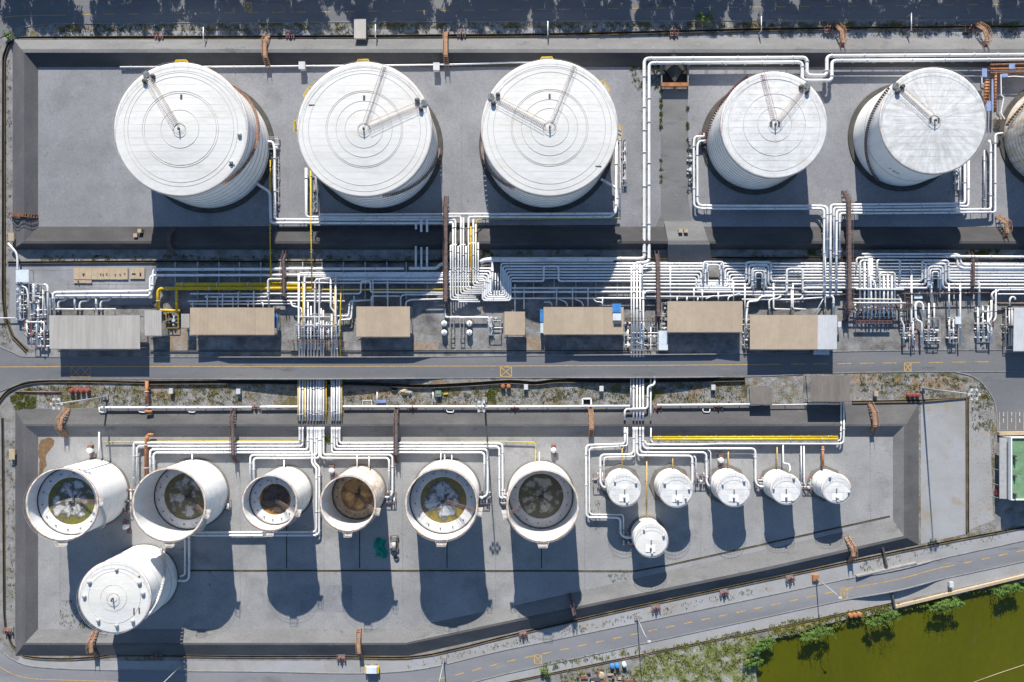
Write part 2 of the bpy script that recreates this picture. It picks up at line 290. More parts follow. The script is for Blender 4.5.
def streak_mat(name, R_):
    """weathered cone roof with radial streaks round the hub"""
    m = mat(name, [(.3, g3(.5, (1,.99,.96))), (.55, g3(.62, (1,1,.98))), (.8, g3(.7))], .5, .65, .02, 3, .05, 1.6)
    n = m.node_tree.nodes; l = m.node_tree.links; b = n['Principled BSDF']
    old = b.inputs['Base Color'].links[0].from_socket
    tc = n.new('ShaderNodeTexCoord'); nv = n.new('ShaderNodeVectorMath'); nv.operation = 'NORMALIZE'; fz = n.new('ShaderNodeVectorMath'); fz.operation = 'MULTIPLY'; fz.inputs[1].default_value = (1,1,0); l.new(tc.outputs['Object'], fz.inputs[0]); l.new(fz.outputs[0], nv.inputs[0])
    ms = n.new('ShaderNodeVectorMath'); ms.operation = 'MULTIPLY_ADD'; l.new(tc.outputs['Object'], ms.inputs[0]); ms.inputs[1].default_value = (.02,.02,0); l.new(nv.outputs[0], ms.inputs[2])
    nz = n.new('ShaderNodeTexNoise'); nz.inputs['Scale'].default_value = 9; nz.inputs['Detail'].default_value = 6; l.new(ms.outputs[0], nz.inputs['Vector'])
    mr = n.new('ShaderNodeMapRange'); mr.inputs[1].default_value = .35; mr.inputs[2].default_value = .65; mr.inputs[3].default_value = .84; mr.inputs[4].default_value = 1.1; l.new(nz.outputs[0], mr.inputs[0])
    hs = n.new('ShaderNodeHueSaturation'); l.new(mr.outputs[0], hs.inputs['Value']); l.new(old, hs.inputs['Color']); l.new(hs.outputs[0], b.inputs['Base Color'])
    return m

# ------------------------------------------------------------------ the ground
def sheet(name, pts, z, m, holes=(), kind='structure', grid=False):
    bm = bmesh.new(); edges = []
    for loop in [pts] + list(holes):
        vs = [bm.verts.new(G(x, y, 0) + Vector((0,0,z))) for x, y in loop]
        for i in range(len(vs)): edges.append(bm.edges.new((vs[i], vs[(i+1) % len(vs)])))
    bmesh.ops.triangle_fill(bm, use_beauty=True, use_dissolve=False, edges=edges)
    for f in bm.faces:
        if f.normal.z < 0: f.normal_flip()
    me = bpy.data.meshes.new(name); bm.to_mesh(me); bm.free(); me.materials.append(m)
    o = bpy.data.objects.new(name, me); C.objects.link(o); o['kind'] = kind
    return o
def smooth_line(pts, step=6.0):
    """Catmull-Rom through 2D points"""
    out = []
    for i in range(len(pts)-1):
        p0 = pts[max(i-1,0)]; p1 = pts[i]; p2 = pts[i+1]; p3 = pts[min(i+2, len(pts)-1)]
        n = max(1, int(math.dist(p1, p2)/step))
        for k in range(n):
            t = k/n
            out.append(tuple(.5*((2*p1[j]) + (-p0[j]+p2[j])*t + (2*p0[j]-5*p1[j]+4*p2[j]-p3[j])*t*t + (-p0[j]+3*p1[j]-3*p2[j]+p3[j])*t**3) for j in (0,1)))
    out.append(pts[-1]); return out
def resample(pts, n):
    L = [0]
    for a, b in zip(pts, pts[1:]): L.append(L[-1] + math.dist(a, b))
    out = []; j = 0
    for i in range(n):
        t = L[-1]*i/(n-1)
        while j < len(pts)-2 and L[j+1] < t: j += 1
        u = (t-L[j])/max(1e-9, L[j+1]-L[j]); out.append((pts[j][0]+(pts[j+1][0]-pts[j][0])*u, pts[j][1]+(pts[j+1][1]-pts[j][1])*u))
    return out

pond_edge = [(756,900),(757,690),(758,664),(764,646),(778,638),(800,633),(818,627),(842,620),(868,616),(884,613),(905,607),(930,600),(960,594),(990,588),(1024,582),(1400,500)]
pond_edge = [(x + R.uniform(-1,1), y + R.uniform(-1.2,1.2)) for x, y in smooth_line(pond_edge[1:-1], 5)]
pond_loop = [(757,1400)] + pond_edge + [(1700,500),(1700,1400)]
sheet('ground', [(-9000,-9000),(9000,-9000),(9000,9000),(-9000,9000)], 0, MT['ground'], [pond_loop])
sheet('pond_water', [(700,1450),(700,600),(800,560),(1750,450),(1750,1450)], -.75, MT['water'])
# the bank that drops to the water
b = MB()
for (x0,y0),(x1,y1) in zip(pond_edge, pond_edge[1:]):
    b.add([G(x0,y0), G(x1,y1), G(x1,y1)+Vector((.35,-.5,-1.0)), G(x0,y0)+Vector((.35,-.5,-1.0))], [(0,1,2,3)])
b.build('pond_bank', MT['verge'], kind='structure')

# verges and yards as thin sheets
sheet('yard', [(9,262),(153,259),(640,259),(1130,257),(1130,352),(880,353),(620,355),(430,357),(60,357.5),(32,355.5),(18,344),(9,328)], .012, MT['yard_work'])
sheet('yard_slab', [(9,263),(152,263),(152,306),(48,306),(48,349),(30,349),(18,340),(10,326)], .024, MT['yard'])
sheet('verge', [(14,408),(10,398),(20,388),(60,381.5),(400,381),(640,379),(760,378),(860,373),(950,373),(978,380),(993,400),(996,432),(996,535),(922,545),(905,400),(700,409)], .008, MT['verge'])
sheet('north_verge', [(30,40),(30,26),(60,23),(1130,21),(1130,39)], .008, MT['verge'])
sheet('north_path', [(1130,38),(1130,27.5),(620,27),(330,30),(60,32),(24,38)], .016, MT['yard'])
sheet('south_verge', [(20,657),(60,661),(408,661),(512,636),(768,580),(925,547),(1130,505),(1130,545),(768,600),(512,652),(400,675),(250,675),(60,672),(16,664)], .008, MT['slab'])
sheet('bank_strip', [(300,720),(512,672),(768,616),(1130,538),(1130,556),(1024,574),(895,602),(768,628),(512,681),(420,704)], .008, MT['slab'])
sheet('bank_clearing', [(646,720),(634,668),(650,657),(700,645),(752,633),(757,641),(754,664),(752,720)], .012, MT['moss'])
sheet('bank_soil', [(768,630),(860,612),(895,604),(1130,552),(1130,560),(1024,580),(905,604),(842,617),(800,630),(776,636)], .01, MT['bank'])
sheet('concrete_platform', [(921,400.5),(966,398.5),(966,534),(921,544)], .02, MT['slab'])
sheet('gravel_strip', [(969.5,399),(990,430),(994,520),(969.5,530)], .02, MT['slab'])

sheet('soil_patch', [(926,378),(944,376),(962,381),(966,388),(950,392),(932,390),(922,385)], .016, MT['soil'])
sheet('soil_patch', [(850,374.5),(880,373.4),(884,379),(872,384),(852,383)], .016, MT['soil'])
sheet('soil_patch', [(150,386),(172,387),(168,398),(152,402)], .016, MT['soil'])
sheet('soil_patch', [(345,388),(392,386),(398,394),(372,400),(350,397)], .016, MT['soil'])
# basin floors
sheet('upper_basin_floor', [(30,60),(1130,55),(1130,234),(30,234)], .016, MT['basin'])
sheet('lower_basin_floor', [(30,432),(900,432),(900,530),(768,560),(512,615),(402,636),(30,636)], .016, MT['basin_old'])
sheet('channel_paving', [(660.5,66),(688,66),(688,196),(694,240),(650,240),(661,214)], .03, MT['slope'])

o_ = [(x + R.uniform(-1.5,1.5), y + R.uniform(-1.5,1.5)) for x, y in smooth_line([(39,440),(52,439),(55,446),(47,454),(45,470),(40,476),(38.5,456),(39,440)], 3)][:-1]
sheet('mud_stain', o_, .024, mat('mud', [(.3, (.12,.06,.025)), (.6, (.2,.13,.07)), (.8, (.27,.24,.2))], .5, .9, .1, 8, .2, 6))
def dike(name, rails, m, closed=True, mats=None, west=0, south=0):
    """rails: list of (points, height px), outer foot to inner toe"""
    b = MB(); n = len(rails[0][0]); ids = []
    for pts, h in rails:
        ids.append(len(b.v)); b.v += [tuple(P(x, y, h) + Vector((0,0,.004))) for x, y in pts]
    for j in range(len(rails)-1):
        for i in range(n if closed else n-1):
            i2 = (i+1) % n; b.mi = (mats[j] if mats else 0)
            if south and rails[j][0][i][1] > south and rails[j][0][i2][1] > south: b.mi = 1  # outer south slope takes the dark asphalt, shade put into its colour
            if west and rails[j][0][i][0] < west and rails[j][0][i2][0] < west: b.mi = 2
            b.face([ids[j]+i, ids[j]+i2, ids[j+1]+i2, ids[j+1]+i])
    return b.build(name, m, kind='structure')
def sub(pts, n=8):
    out = []
    for i in range(len(pts)):
        a = pts[i]; c = pts[(i+1) % len(pts)]
        for k in range(n): out.append((a[0]+(c[0]-a[0])*k/n, a[1]+(c[1]-a[1])*k/n))
    return out
def rect(x0, y0, x1, y1): return sub([(x0,y0),(x0,y1),(x1,y1),(x1,y0)])
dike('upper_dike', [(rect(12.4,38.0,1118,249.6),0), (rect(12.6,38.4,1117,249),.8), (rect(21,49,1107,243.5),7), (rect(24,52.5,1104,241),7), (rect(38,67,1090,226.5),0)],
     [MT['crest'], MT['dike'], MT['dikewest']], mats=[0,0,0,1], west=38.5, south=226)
lo = lambda a: sub([a[0],a[1],a[2],a[3],a[4],a[5],a[6]], 8)
dike('lower_dike', [
    (lo([(15,409),(15,656),(408,656),(512,633),(768,577),(919,545),(919,403)]),0),
    (lo([(23,424),(23,645),(405.5,645),(512,622.5),(768,570),(907,538),(907,424)]),5.2),
    (lo([(25,426),(25,643),(405,643),(512,620),(768,567),(904,536),(904,426)]),5.2),
    (lo([(38,437),(38,629),(402,629),(512,606),(768,549),(893,520),(893,437)]),0)], [MT['dike_low'], MT['slope'], MT['dikewest']], mats=[0,0,1], west=38.5)
# vehicle ramp over the upper dike, south side
b = MB(); v = []
for y, z, xa, xb in ((221,.25,664,702),(240.5,7.5,668,708),(244.5,7.5,668,710),(262,.2,668,712)):
    for x in (xa, xb): v.append(P(x, y, z))
b.add(v, [(0,1,3,2),(2,3,5,4),(4,5,7,6)]); b.add([v[0],v[2],v[4],v[6],G(668,262),G(664,221)], [(0,1,2,3,4,5)]); b.add([v[1],v[3],v[5],v[7],G(712,262),G(702,221)], [(5,4,3,2,1,0)])
b.build('dike_ramp', MT['crest'], kind='structure')
# sloping fan where the channel meets the north dike
b = MB(); b.add([P(674,50,7.6), P(658,67,.3), P(674,74,.3), P(690,67,.3)], [(0,1,2),(0,2,3)]); b.build('channel_fan', MT['crest'], kind='structure')

def channel(name, pts, w, depth=.22, mk='kerb', bank0=.22):
    """open drain: two kerbs with a dark bottom between"""
    pts = [G(x, y) for x, y in pts]; k = MB(); bt = MB(); off = []
    for i, p in enumerate(pts):
        d = (pts[min(i+1,len(pts)-1)] - pts[max(i-1,0)]).normalized(); off.append(Vector((-d.y, d.x, 0)))
    ww = w*S/2
    for s_ in (1, -1):
        bank = bank0 if s_ == -1 else .07
        for i in range(len(pts)-1):
            a, c = pts[i], pts[i+1]; na, nc = off[i]*s_, off[i+1]*s_
            z = Vector((0,0,depth))
            q = [a+na*ww, c+nc*ww, c+nc*ww+z, a+na*ww+z, a+na*(ww+bank), c+nc*(ww+bank), c+nc*(ww+bank)+z, a+na*(ww+bank)+z]
            k.add(q, [(0,1,2,3),(3,2,6,7),(4,7,6,5)])
    for i in range(len(pts)-1):
        z = Vector((0,0,.035))
        bt.add([pts[i]+off[i]*ww+z, pts[i+1]+off[i+1]*ww+z, pts[i+1]-off[i+1]*ww+z, pts[i]-off[i]*ww+z], [(0,1,2,3)])
    o = k.build(name, MT[mk], kind='structure'); bt.build('drain_bottom', MT['drain'], o)
    return o
channel('perimeter_drain', smooth_line([(27,350.5),(13,336),(6,318),(4,300),(4,240),(4.2,80),(5,55),(9,44),(18,39),(30,38.2),(500,35.5),(800,29),(1130,26)], 12)[:], 2.3, .42, 'rustedge', .1)
channel('perimeter_drain', [(2.6,418),(3.6,500),(4.5,612)], 1.8, .22, 'rustedge', .1)
channel('dike_drain', [(8,262.5),(152,261.5),(400,262),(640,257),(760,258),(1130,258)], 1.6, .4, 'rustedge', .15)
channel('road_drain', smooth_line([(148,382.4),(250,382),(360,383.5),(420,386),(470,384),(510,381.5),(535,383),(560,380.5),(620,381),(720,379.5),(745,379)], 8), 3.2, .6, 'rustedge', .14)
channel('road_drain', smooth_line([(-3,405),(4,395),(14,387.5),(32,382.5),(60,381),(147.6,382.4)], 6), 1.7, .35, 'rustedge', .14)
channel('south_drain', smooth_line([(4.5,612),(6,630),(12,645),(24,656),(60,659),(92,657.5),(110,655),(240,656.5),(330,656.5),(410,657),(460,648),(512,635),(640,606),(768,579),(925,546),(1024,527),(1130,505)], 10), 1.7, .2, 'rustedge', .16)
channel('bank_drain', [(380,712),(512,681.5),(640,655),(768,629),(860,610),(893,603)], 1.1, .18, 'rustedge', .12)
channel('platform_drain', [(852,401.5),(921,400.2),(967.5,397.5),(967.8,532)], 1.1, .35, 'rustedge', .4)
channel('yard_drain', [(150,351),(345,351),(640,350.6)], 1.0, .3, 'kerb', .1)
channel('floor_gutter', [(190,570.5),(400,570.5),(635,571),(668,565),(768,543),(890,516)], .7, .1, 'rustedge', .15)
channel('floor_gutter', [(61,236),(150,227.5),(260,226.8),(620,225.5)], .6, .1, 'rustedge', .15)

MT['joint_shadow'] = mat('joint_and_shadow_tone', [(.3, g3(.14)), (.7, g3(.25))], .5, .9, 0, 6, .2, 3)  # dark tone of slab seams, also used for one painted shadow line
def floor_lines(name, lines, w, z):
    b = MB()
    for ln in lines:
        ln = [(x + R.uniform(-.25,.25), y + R.uniform(-.25,.25)) for x, y in resample(ln, max(3, int(sum(math.dist(a,c) for a,c in zip(ln,ln[1:]))/9)))]
        for (x0,y0),(x1,y1) in zip(ln, ln[1:]):
            L = math.dist((x0,y0),(x1,y1)); ww = w*R.uniform(.6,1.3); nx, ny = -(y1-y0)/L*ww/2, (x1-x0)/L*ww/2
            b.add([G(x0+nx,y0+ny,0)+Vector((0,0,z)), G(x1+nx,y1+ny)+Vector((0,0,z)), G(x1-nx,y1-ny)+Vector((0,0,z)), G(x0-nx,y0-ny)+Vector((0,0,z))], [(0,1,2,3)])
    return b.build(name, MT['joint_shadow'], kind='structure')
floor_lines('joint_or_shadow_line', [[(122,70),(122,92)],[(288,67),(288,215)],[(462,68),(461,214)],[(627,68),(628,226)],[(661,120),(688,120)],[(661,197),(688,199)],[(630,110),(644,112)],[(850,90),(851,226)],[(700,83),(720,83)]], .35, .034)  # first short line is a painted cast shadow; the others are slab seams
floor_lines('joint_or_shadow_line', [[(x_,281),(x_,289)] for x_ in range(68,150,8)]+[[(66,284.4),(149,284.4)],[(66,288),(149,288)],[(26,270),(72,270)]], .35, .04)
floor_lines('joint_or_shadow_line', [[(60,543),(60,628)],[(240,470),(240,629)],[(324,458),(324,629)],[(402,458),(403,627)],[(494,470),(496,610)],[(584,470),(585,596)],[(700,500),(701,562)],[(870,437),(871,524)]], .35, .034)
for x in (286.5, 359.5, 447, 541.5): channel('drain_slot', [(x,515),(x,568)], .8, .06, 'kerb', .05)
for x0, y0, x1, y1 in ((690,566,708,578),(300,585,352,612),(180,100,0,0)):
    if x1: sheet('floor_patch', [(x0,y0+4),(x1-2,y0),(x1,y1-4),(x0+2,y1)] if x0 > 600 else [(x0,y0),(x1,y0),(x1,y1),(x0,y1)], .03 if x0 < 600 else .4, MT['basin'])
# ------------------------------------------------------------------ roads
def hump(x, spots): 
    z = 0
    for a, b_, h in spots:
        if a < x < b_: z = max(z, h * (.5 - .5*math.cos(2*math.pi*(x-a)/(b_-a)))**.7)
    return z
MID = [(195,445,5.6),(548,738,5.2)]
LOW = [(848,942,4.0)]
def road(name, north, south, m, spots, n=140, z0=.02):
    A = resample(north, n); B = resample(south, n); b = MB(); L = 6
    for i in range(n):
        for j in range(L+1):
            u = j/L; x = A[i][0]*(1-u)+B[i][0]*u; y = A[i][1]*(1-u)+B[i][1]*u
            b.v.append(tuple(G(x, y, hump(x, spots)) + Vector((0,0,z0 + .03*math.sin(math.pi*u)))))
    for i in range(n-1):
        for j in range(L): b.face([i*(L+1)+j, i*(L+1)+j+1, (i+1)*(L+1)+j+1, (i+1)*(L+1)+j])
    o = b.build(name, m, kind='structure')
    # kerb walls either side, carried up with the hump
    kb = MB(); up = .75 if spots is MID else .1
    for E, s_ in ((A, -1), (B, 1)):
        for i in range(n-1):
            h0 = hump(E[i][0], spots)*S; h1 = hump(E[i+1][0], spots)*S
            e0 = .12 + up*min(1, max(0, h0-.12)/.3); e1 = .12 + up*min(1, max(0, h1-.12)/.3)
            for (t0, t1) in ((0, .22),):
                a0 = G(*E[i]); a1 = G(*E[i+1]); d = (a1-a0).normalized(); nn = Vector((-d.y, d.x, 0)) * (-s_)
                q = [a0+nn*t0, a1+nn*t0, a1+nn*t1, a0+nn*t1]
                kb.add([q[0], q[1], q[2], q[3]] + [q[0]+Vector((0,0,h0+e0)), q[1]+Vector((0,0,h1+e1)), q[2]+Vector((0,0,h1+e1)), q[3]+Vector((0,0,h0+e0))],
                       [(4,5,6,7),(0,1,5,4),(3,7,6,2)])
    kb.build('kerb', MT['kerb'], o)
    return o
MN = [(-80,330),(-20,340),(6,350),(20,355.8),(45,357.3),(256,357.3),(430,357),(560,355.5),(740,354),(830,352),(930,350.5),(1130,350)]
MS = [(-80,400),(-20,396),(2,390),(22,382.5),(45,379.3),(256,378.3),(430,377.7),(560,377),(740,376),(830,372.7),(930,371.3),(1130,371)]
road('middle_road', smooth_line(MN,8), smooth_line(MS,8), MT['road'], MID)
road('north_road', [(-60,60),(-8,42),(18,28),(50,24),(300,22.5),(1130,19)], [(-90,30),(-60,5),(-20,-8),(20,-10),(300,-12),(1130,-15)], MT['road'], [])
BN = [(-60,560),(-30,610),(-8,640),(12,660),(60,669),(250,672),(400,672),(512,649),(768,596),(1024,541),(1150,513)]
BS = [(-100,580),(-70,630),(-45,670),(-12,692),(50,696),(250,697),(412,695),(512,672),(768,616),(1024,561),(1150,533)]
road('south_road', smooth_line(BN,8), smooth_line(BS,8), MT['road_pale'], LOW)
sheet('side_road', [(955,371.5),(1130,371.5),(1130,432),(997.5,432),(996.5,412),(993,398),(983,384),(972,376)], .026, MT['road'])
b = MB()
kl = smooth_line([(955,371.8),(972,376),(983,384),(993,398),(996.5,412),(997.5,432)], 4)
for p, q in zip(kl, kl[1:]): b.bar(G(*p)+Vector((0,0,.07)), G(*q)+Vector((0,0,.07)), .3, .14)
b.build('kerb', MT['kerb'], kind='structure')

def stripe(pts, w, spots=(), z=.068, mb=None):
    b = mb
    pts = resample(pts, max(2, int(sum(math.dist(a,c) for a,c in zip(pts,pts[1:]))/6)))
    for (x0,y0),(x1,y1) in zip(pts, pts[1:]):
        L = math.dist((x0,y0),(x1,y1)); nx, ny = -(y1-y0)/L*w/2, (x1-x0)/L*w/2
        za = hump(x0, spots)*S + z; zb = hump(x1, spots)*S + z
        b.add([G(x0+nx,y0+ny)+Vector((0,0,za)), G(x1+nx,y1+ny)+Vector((0,0,zb)), G(x1-nx,y1-ny)+Vector((0,0,zb)), G(x0-nx,y0-ny)+Vector((0,0,za))], [(0,1,2,3)])
b = MB(); stripe([(-20,367),(60,366.6),(256,366.3),(512,366),(768,364.5)], .75, MID, mb=b); b.build('centre_line', MT['ypaint'], kind='structure')
def dashes(name, line, on, off, w, m, spots=()):
    L = sum(math.dist(a,c) for a,c in zip(line,line[1:])); pts = resample(line, int(L)+1); i = 0; b = MB()
    while i + on < len(pts):
        stripe([pts[i], pts[i+on]], w, spots, mb=b); i += on+off
    b.build(name, MT[m], kind='structure')
dashes('lane_dashes', [(768,364.4),(1010,361.5)], 14, 9, .8, 'ypaint')
dashes('lane_dashes', [(80,14.5),(300,12),(1024,4)], 10, 14, .7, 'ypaint')
b = MB(); stripe(smooth_line([(-30,40),(0,19.5),(12,16.3),(40,15.3),(66,15)],4), .6, mb=b); b.build('centre_line', MT['ypaint'], kind='structure')
dashes('lane_dashes', [(420,684),(512,660.5),(640,633),(768,606),(842,590)], 9, 9, 1.1, 'ypaint')
dashes('lane_dashes', [(946,567),(1100,534)], 9, 9, 1.1, 'ypaint')
b = MB(); stripe([(842,590),(946,566.5)], .9, LOW, mb=b); stripe(smooth_line([(-20,655),(0,667),(20,676.5),(60,680),(250,684),(420,684)],6), .8, mb=b); b.build('centre_line', MT['ypaint'], kind='structure')
def hatch(x0, y0, x1, y1, spots=()):
    b = MB(); o = .5 if x1-x0 > 12 else .85
    stripe([(x0,y0),(x1,y0)], o, spots, .074, b); stripe([(x0,y1),(x1,y1)], o, spots, .074, b)
    stripe([(x0,y0),(x0,y1)], o, spots, .078, b); stripe([(x1,y0),(x1,y1)], o, spots, .078, b)
    n = max(1, round((x1-x0)/(y1-y0)*1.0))
    for i in range(n):
        a = x0+(x1-x0)*i/n; c = x0+(x1-x0)*(i+1)/n
        stripe([(a,y0),(c,y1)], o, spots, .082, b); stripe([(a,y1),(c,y0)], o, spots, .086, b)
    b.build('hatched_box', MT['ypaint'], kind='structure')
hatch(71,366.8,90,377); hatch(500.5,367,511.5,376.5); hatch(904.5,363,911,371.5); hatch(841,588,847.5,600); hatch(534.5,655,541.5,664); hatch(244.5,2.5,251.5,11)
b = MB()
for x in (999.5, 1007.6, 1015.8, 1023.8, 1032): stripe([(x,411.5),(x,430)], .7, mb=b)
b.build('bay_lines', MT['ypaint'], kind='structure')
b = MB()
for x in (1003.6, 1011.7, 1019.8): stripe([(x,412),(x,416.3)], .9, mb=b); stripe([(x,418),(x,422.5)], .8, mb=b)
b.build('bay_marks', MT['wpaint'], kind='structure')

# ------------------------------------------------------------------ storage tanks
def helix(b, r, a0, a1, z0, z1, w):
    """stair wrapped round a shell: stringers and treads"""
    pin = []; pout = []; n = max(12, int(abs(a1-a0)*r/.5))
    for i in range(n+1):
        t = i/n; a = a0 + (a1-a0)*t; z = z0 + (z1-z0)*t
        pin.append(Vector((r*math.cos(a), r*math.sin(a), z))); pout.append(Vector(((r+w)*math.cos(a), (r+w)*math.sin(a), z)))
    for i in range(n):
        f = .8; q0, q1 = pin[i], pout[i]; q2, q3 = pin[i].lerp(pin[i+1], f), pout[i].lerp(pout[i+1], f)
        b.add([q0, q1, q3, q2], [(0,1,2,3)])
        b.bar(pout[i], pout[i+1], .05, .22)
    return pout
def rail(b, pts, h=1.05, t=.05, every=3):
    up = Vector((0,0,h)); mid = Vector((0,0,h*.5))
    for i in range(len(pts)-1):
        b.bar(pts[i]+up, pts[i+1]+up, t); b.bar(pts[i]+mid, pts[i+1]+mid, t*.8)
    for i in range(0, len(pts), every): b.bar(pts[i], pts[i]+up, t)
def circ(r, z, n, a0=0.0, a1=2*math.pi): return [Vector((r*math.cos(a0+(a1-a0)*i/n), r*math.sin(a0+(a1-a0)*i/n), z)) for i in range(n+1)]
def pol(deg, r, z): return Vector((r*math.cos(math.radians(deg)), r*math.sin(math.radians(deg)), z))

def tank(name, label, cx, cy, r, k, group, roof='roofwhite', shell='shell', bands=7, seams=(), walk=None, walk2=None, stair=None, stairmat='rust',
         rim='salmon', hub=True, apron=5, apronmat='apron', hatches=(), rise=.055, davits=(), patch=None, plate=None, rails='galv', apronseg=64):
    bx, by = 512+(cx-512)*k, 341+(cy-341)*k; rw = r*k*S; h = (1-k)*D*S
    t = thing(name, label, 'storage tank', G(bx, by), 0, group)
    n = 72
    b = MB(); b.lathe([(rw,.25),(rw,h)], n); b.build('shell', MT[shell], t)
    for i in range(bands):
        z = .25 + (h-.25)*(i+.55)/(bands+.2)
        MB().ring(rw+.02, z, .06, n, m=4).build('shell_band', MT['band'], t)
    b = MB(); b.lathe([(rw+apron*S,.02),(rw+apron*S*.92,.3),(rw-.05,.34)], apronseg, smooth=False); b.build('apron', MT[apronmat], t)
    zr = lambda rr: h + (rw-rr)*rise
    b = MB(); b.lathe([(rw+.12,h-.12),(rw+.12,h+.02),(rw-.25,zr(rw-.25)+.02),(rw*.7,zr(rw*.7)),(rw*.35,zr(rw*.35)),(rw*.06,zr(rw*.06)),(.01,zr(0))], n)
    ro = b.build('roof', roof if not isinstance(roof, str) else MT[roof], t)
    b = MB(); b.ring(rw+.13, h-.05, .085, n, m=5); b.build('rim_angle', MT[rim], t)
    for s_ in seams:
        MB().ring(s_*k*S, zr(s_*k*S)+.02, .05, 60, m=4).build('roof_ring', MT['seam'], ro)
    # radial plate seams, slightly proud
    b = MB(); yy = -rw+1.1
    while bands and yy < rw-.6:
        xm = math.sqrt(max(0, (rw-.3)**2-yy*yy)); pts_ = [Vector((xm*(2*j/14-1), yy, zr(math.hypot(xm*(2*j/14-1), yy))+.006)) for j in range(15)]
        for a_, c_ in zip(pts_, pts_[1:]): b.bar(a_, c_, .05, .02)
        yy += 1.65
    for i in range(0):
        a = 2*math.pi*i/28 + .1; b.bar((rw*.33*math.cos(a), rw*.33*math.sin(a), zr(rw*.33)+.005), ((rw-.3)*math.cos(a), (rw-.3)*math.sin(a), zr(rw-.3)+.005), .05, .03)
    b.build('plate_seam', MT['roofgrey'] if roof == 'roofwhite' else MT['seam'], ro, kind='stuff')
    b = MB(); rail(b, circ(rw-.05, h, 60), 1.05, .035, 2); b.build('guard_rail', MT[rails], t, kind='stuff')
    if hub:
        b = MB(); b.lathe([(.95,zr(1.1)-.05),(.95,zr(0)-.0),(.01,zr(0)+.03)], 24, smooth=False); hb = b.build('hub', roof if not isinstance(roof, str) else MT[roof], t)
        b = MB(); b.ring(1.55, zr(1.55)+.3, .045, 28, m=4); b.build('hub_ring', MT['seam'], hb)
        b = MB(); b.tube([(0,0,zr(0)+.05),(0,0,zr(0)+.7)], .2, 10); b.tube([(0,.15,zr(0)+.7),(0,-.55,zr(0)+.75)], .17, 8); b.build('vent', MT['steel'], hb)
    for dg, rr, sz in hatches:
        p = pol(dg, rr*k*S, 0); z = zr(rr*k*S)
        b = MB(); b.lathe([(sz,z-.05),(sz,z+.45),(sz*.8,z+.55),(.01,z+.58)], 14, (p.x,p.y,0)); b.build('hatch', MT['galv'], t)
    def walkway(spec, nm):
        dg, w_, m_ = spec; a = pol(dg, rw-.1, zr(rw)+.12); c = pol(dg+6*0, rw*.09, zr(rw*.09)+.3)
        d = (c-a).normalized(); sd = Vector((-d.y, d.x, 0)).normalized()*w_/2
        b = MB(); cnt = int((c-a).length/.45)
        for i in range(cnt): 
            q = a + (c-a)*(i+.5)/cnt; b.bar(q-sd, q+sd, .14, .04)
        dk = b.build(nm, MT['roofwhite'], t)
        for s_ in (1,-1):
            b = MB(); rail(b, [a+sd*s_+(c-a)*i/12 for i in range(13)], .75, .045, 2); b.build('handrail', MT[m_], dk)
    if walk:
        walkway(walk, 'roof_walkway')
        dg = walk[0]; p = pol(dg, rw-.4, h+.2)
        b = MB(); b.lathe([(.85,0),(.85,.1),(.01,.1)], 8, tuple(p), smooth=False); b.build('stair_landing', MT['motor'], t)
        for da, sz in ((4.5,.62),(-4.5,.55)):
            q = pol(dg+da, rw-1.7, zr(rw-1.7)); b = MB(); b.lathe([(sz,-.05),(sz,.6),(sz*.75,.75),(.01,.8)], 14, tuple(q)); b.build('hatch', MT['steel'], t)
    if walk2: walkway(walk2, 'roof_ladder')
    if stair:
        a0, a1, z0, z1 = stair
        b = MB(); po = helix(b, rw+.06, math.radians(a0), math.radians(a1), h*z0+.3, h*z1, .72); st = b.build('spiral_stair', MT[stairmat], t)
        b = MB(); rail(b, po, 1.05, .06, 4); b.build('handrail', MT['yellow' if stairmat == 'salmon' else stairmat], st)
    for dg in davits:
        b = MB(); pts = [pol(dg-7, rw+.02, h*.86), pol(dg-4, rw+1.35, h*.86), pol(dg+4, rw+1.35, h*.86), pol(dg+7, rw+.02, h*.86)]
        rail(b, pts, 1.0, .14, 1); b.build('yellow_platform_rail', MT['yellow'], t)
        b = MB(); b.add(pts, [(0,1,2,3)]); b.build('platform', MT['galv'], t)
    if plate:
        q = pol(plate[0], plate[1]*k*S, zr(plate[1]*k*S)+.015); b = MB(); b.box((q.x-1.25,q.y-.95,q.z-.06),(q.x+1.25,q.y+.95,q.z+.05)); b.build('roof_plate', MT['white'], t)
    if patch:
        for dg, rr, a_, c_ in patch:
            p = pol(dg, rr*k*S, zr(rr*k*S)+.06); b = MB(); b.bar(p-Vector((a_/2,0,0)), p+Vector((a_/2,0,-a_*0)), c_, .08); b.build('roof_fitting', MT['steel'], t)
    return t, bx, by, rw, h

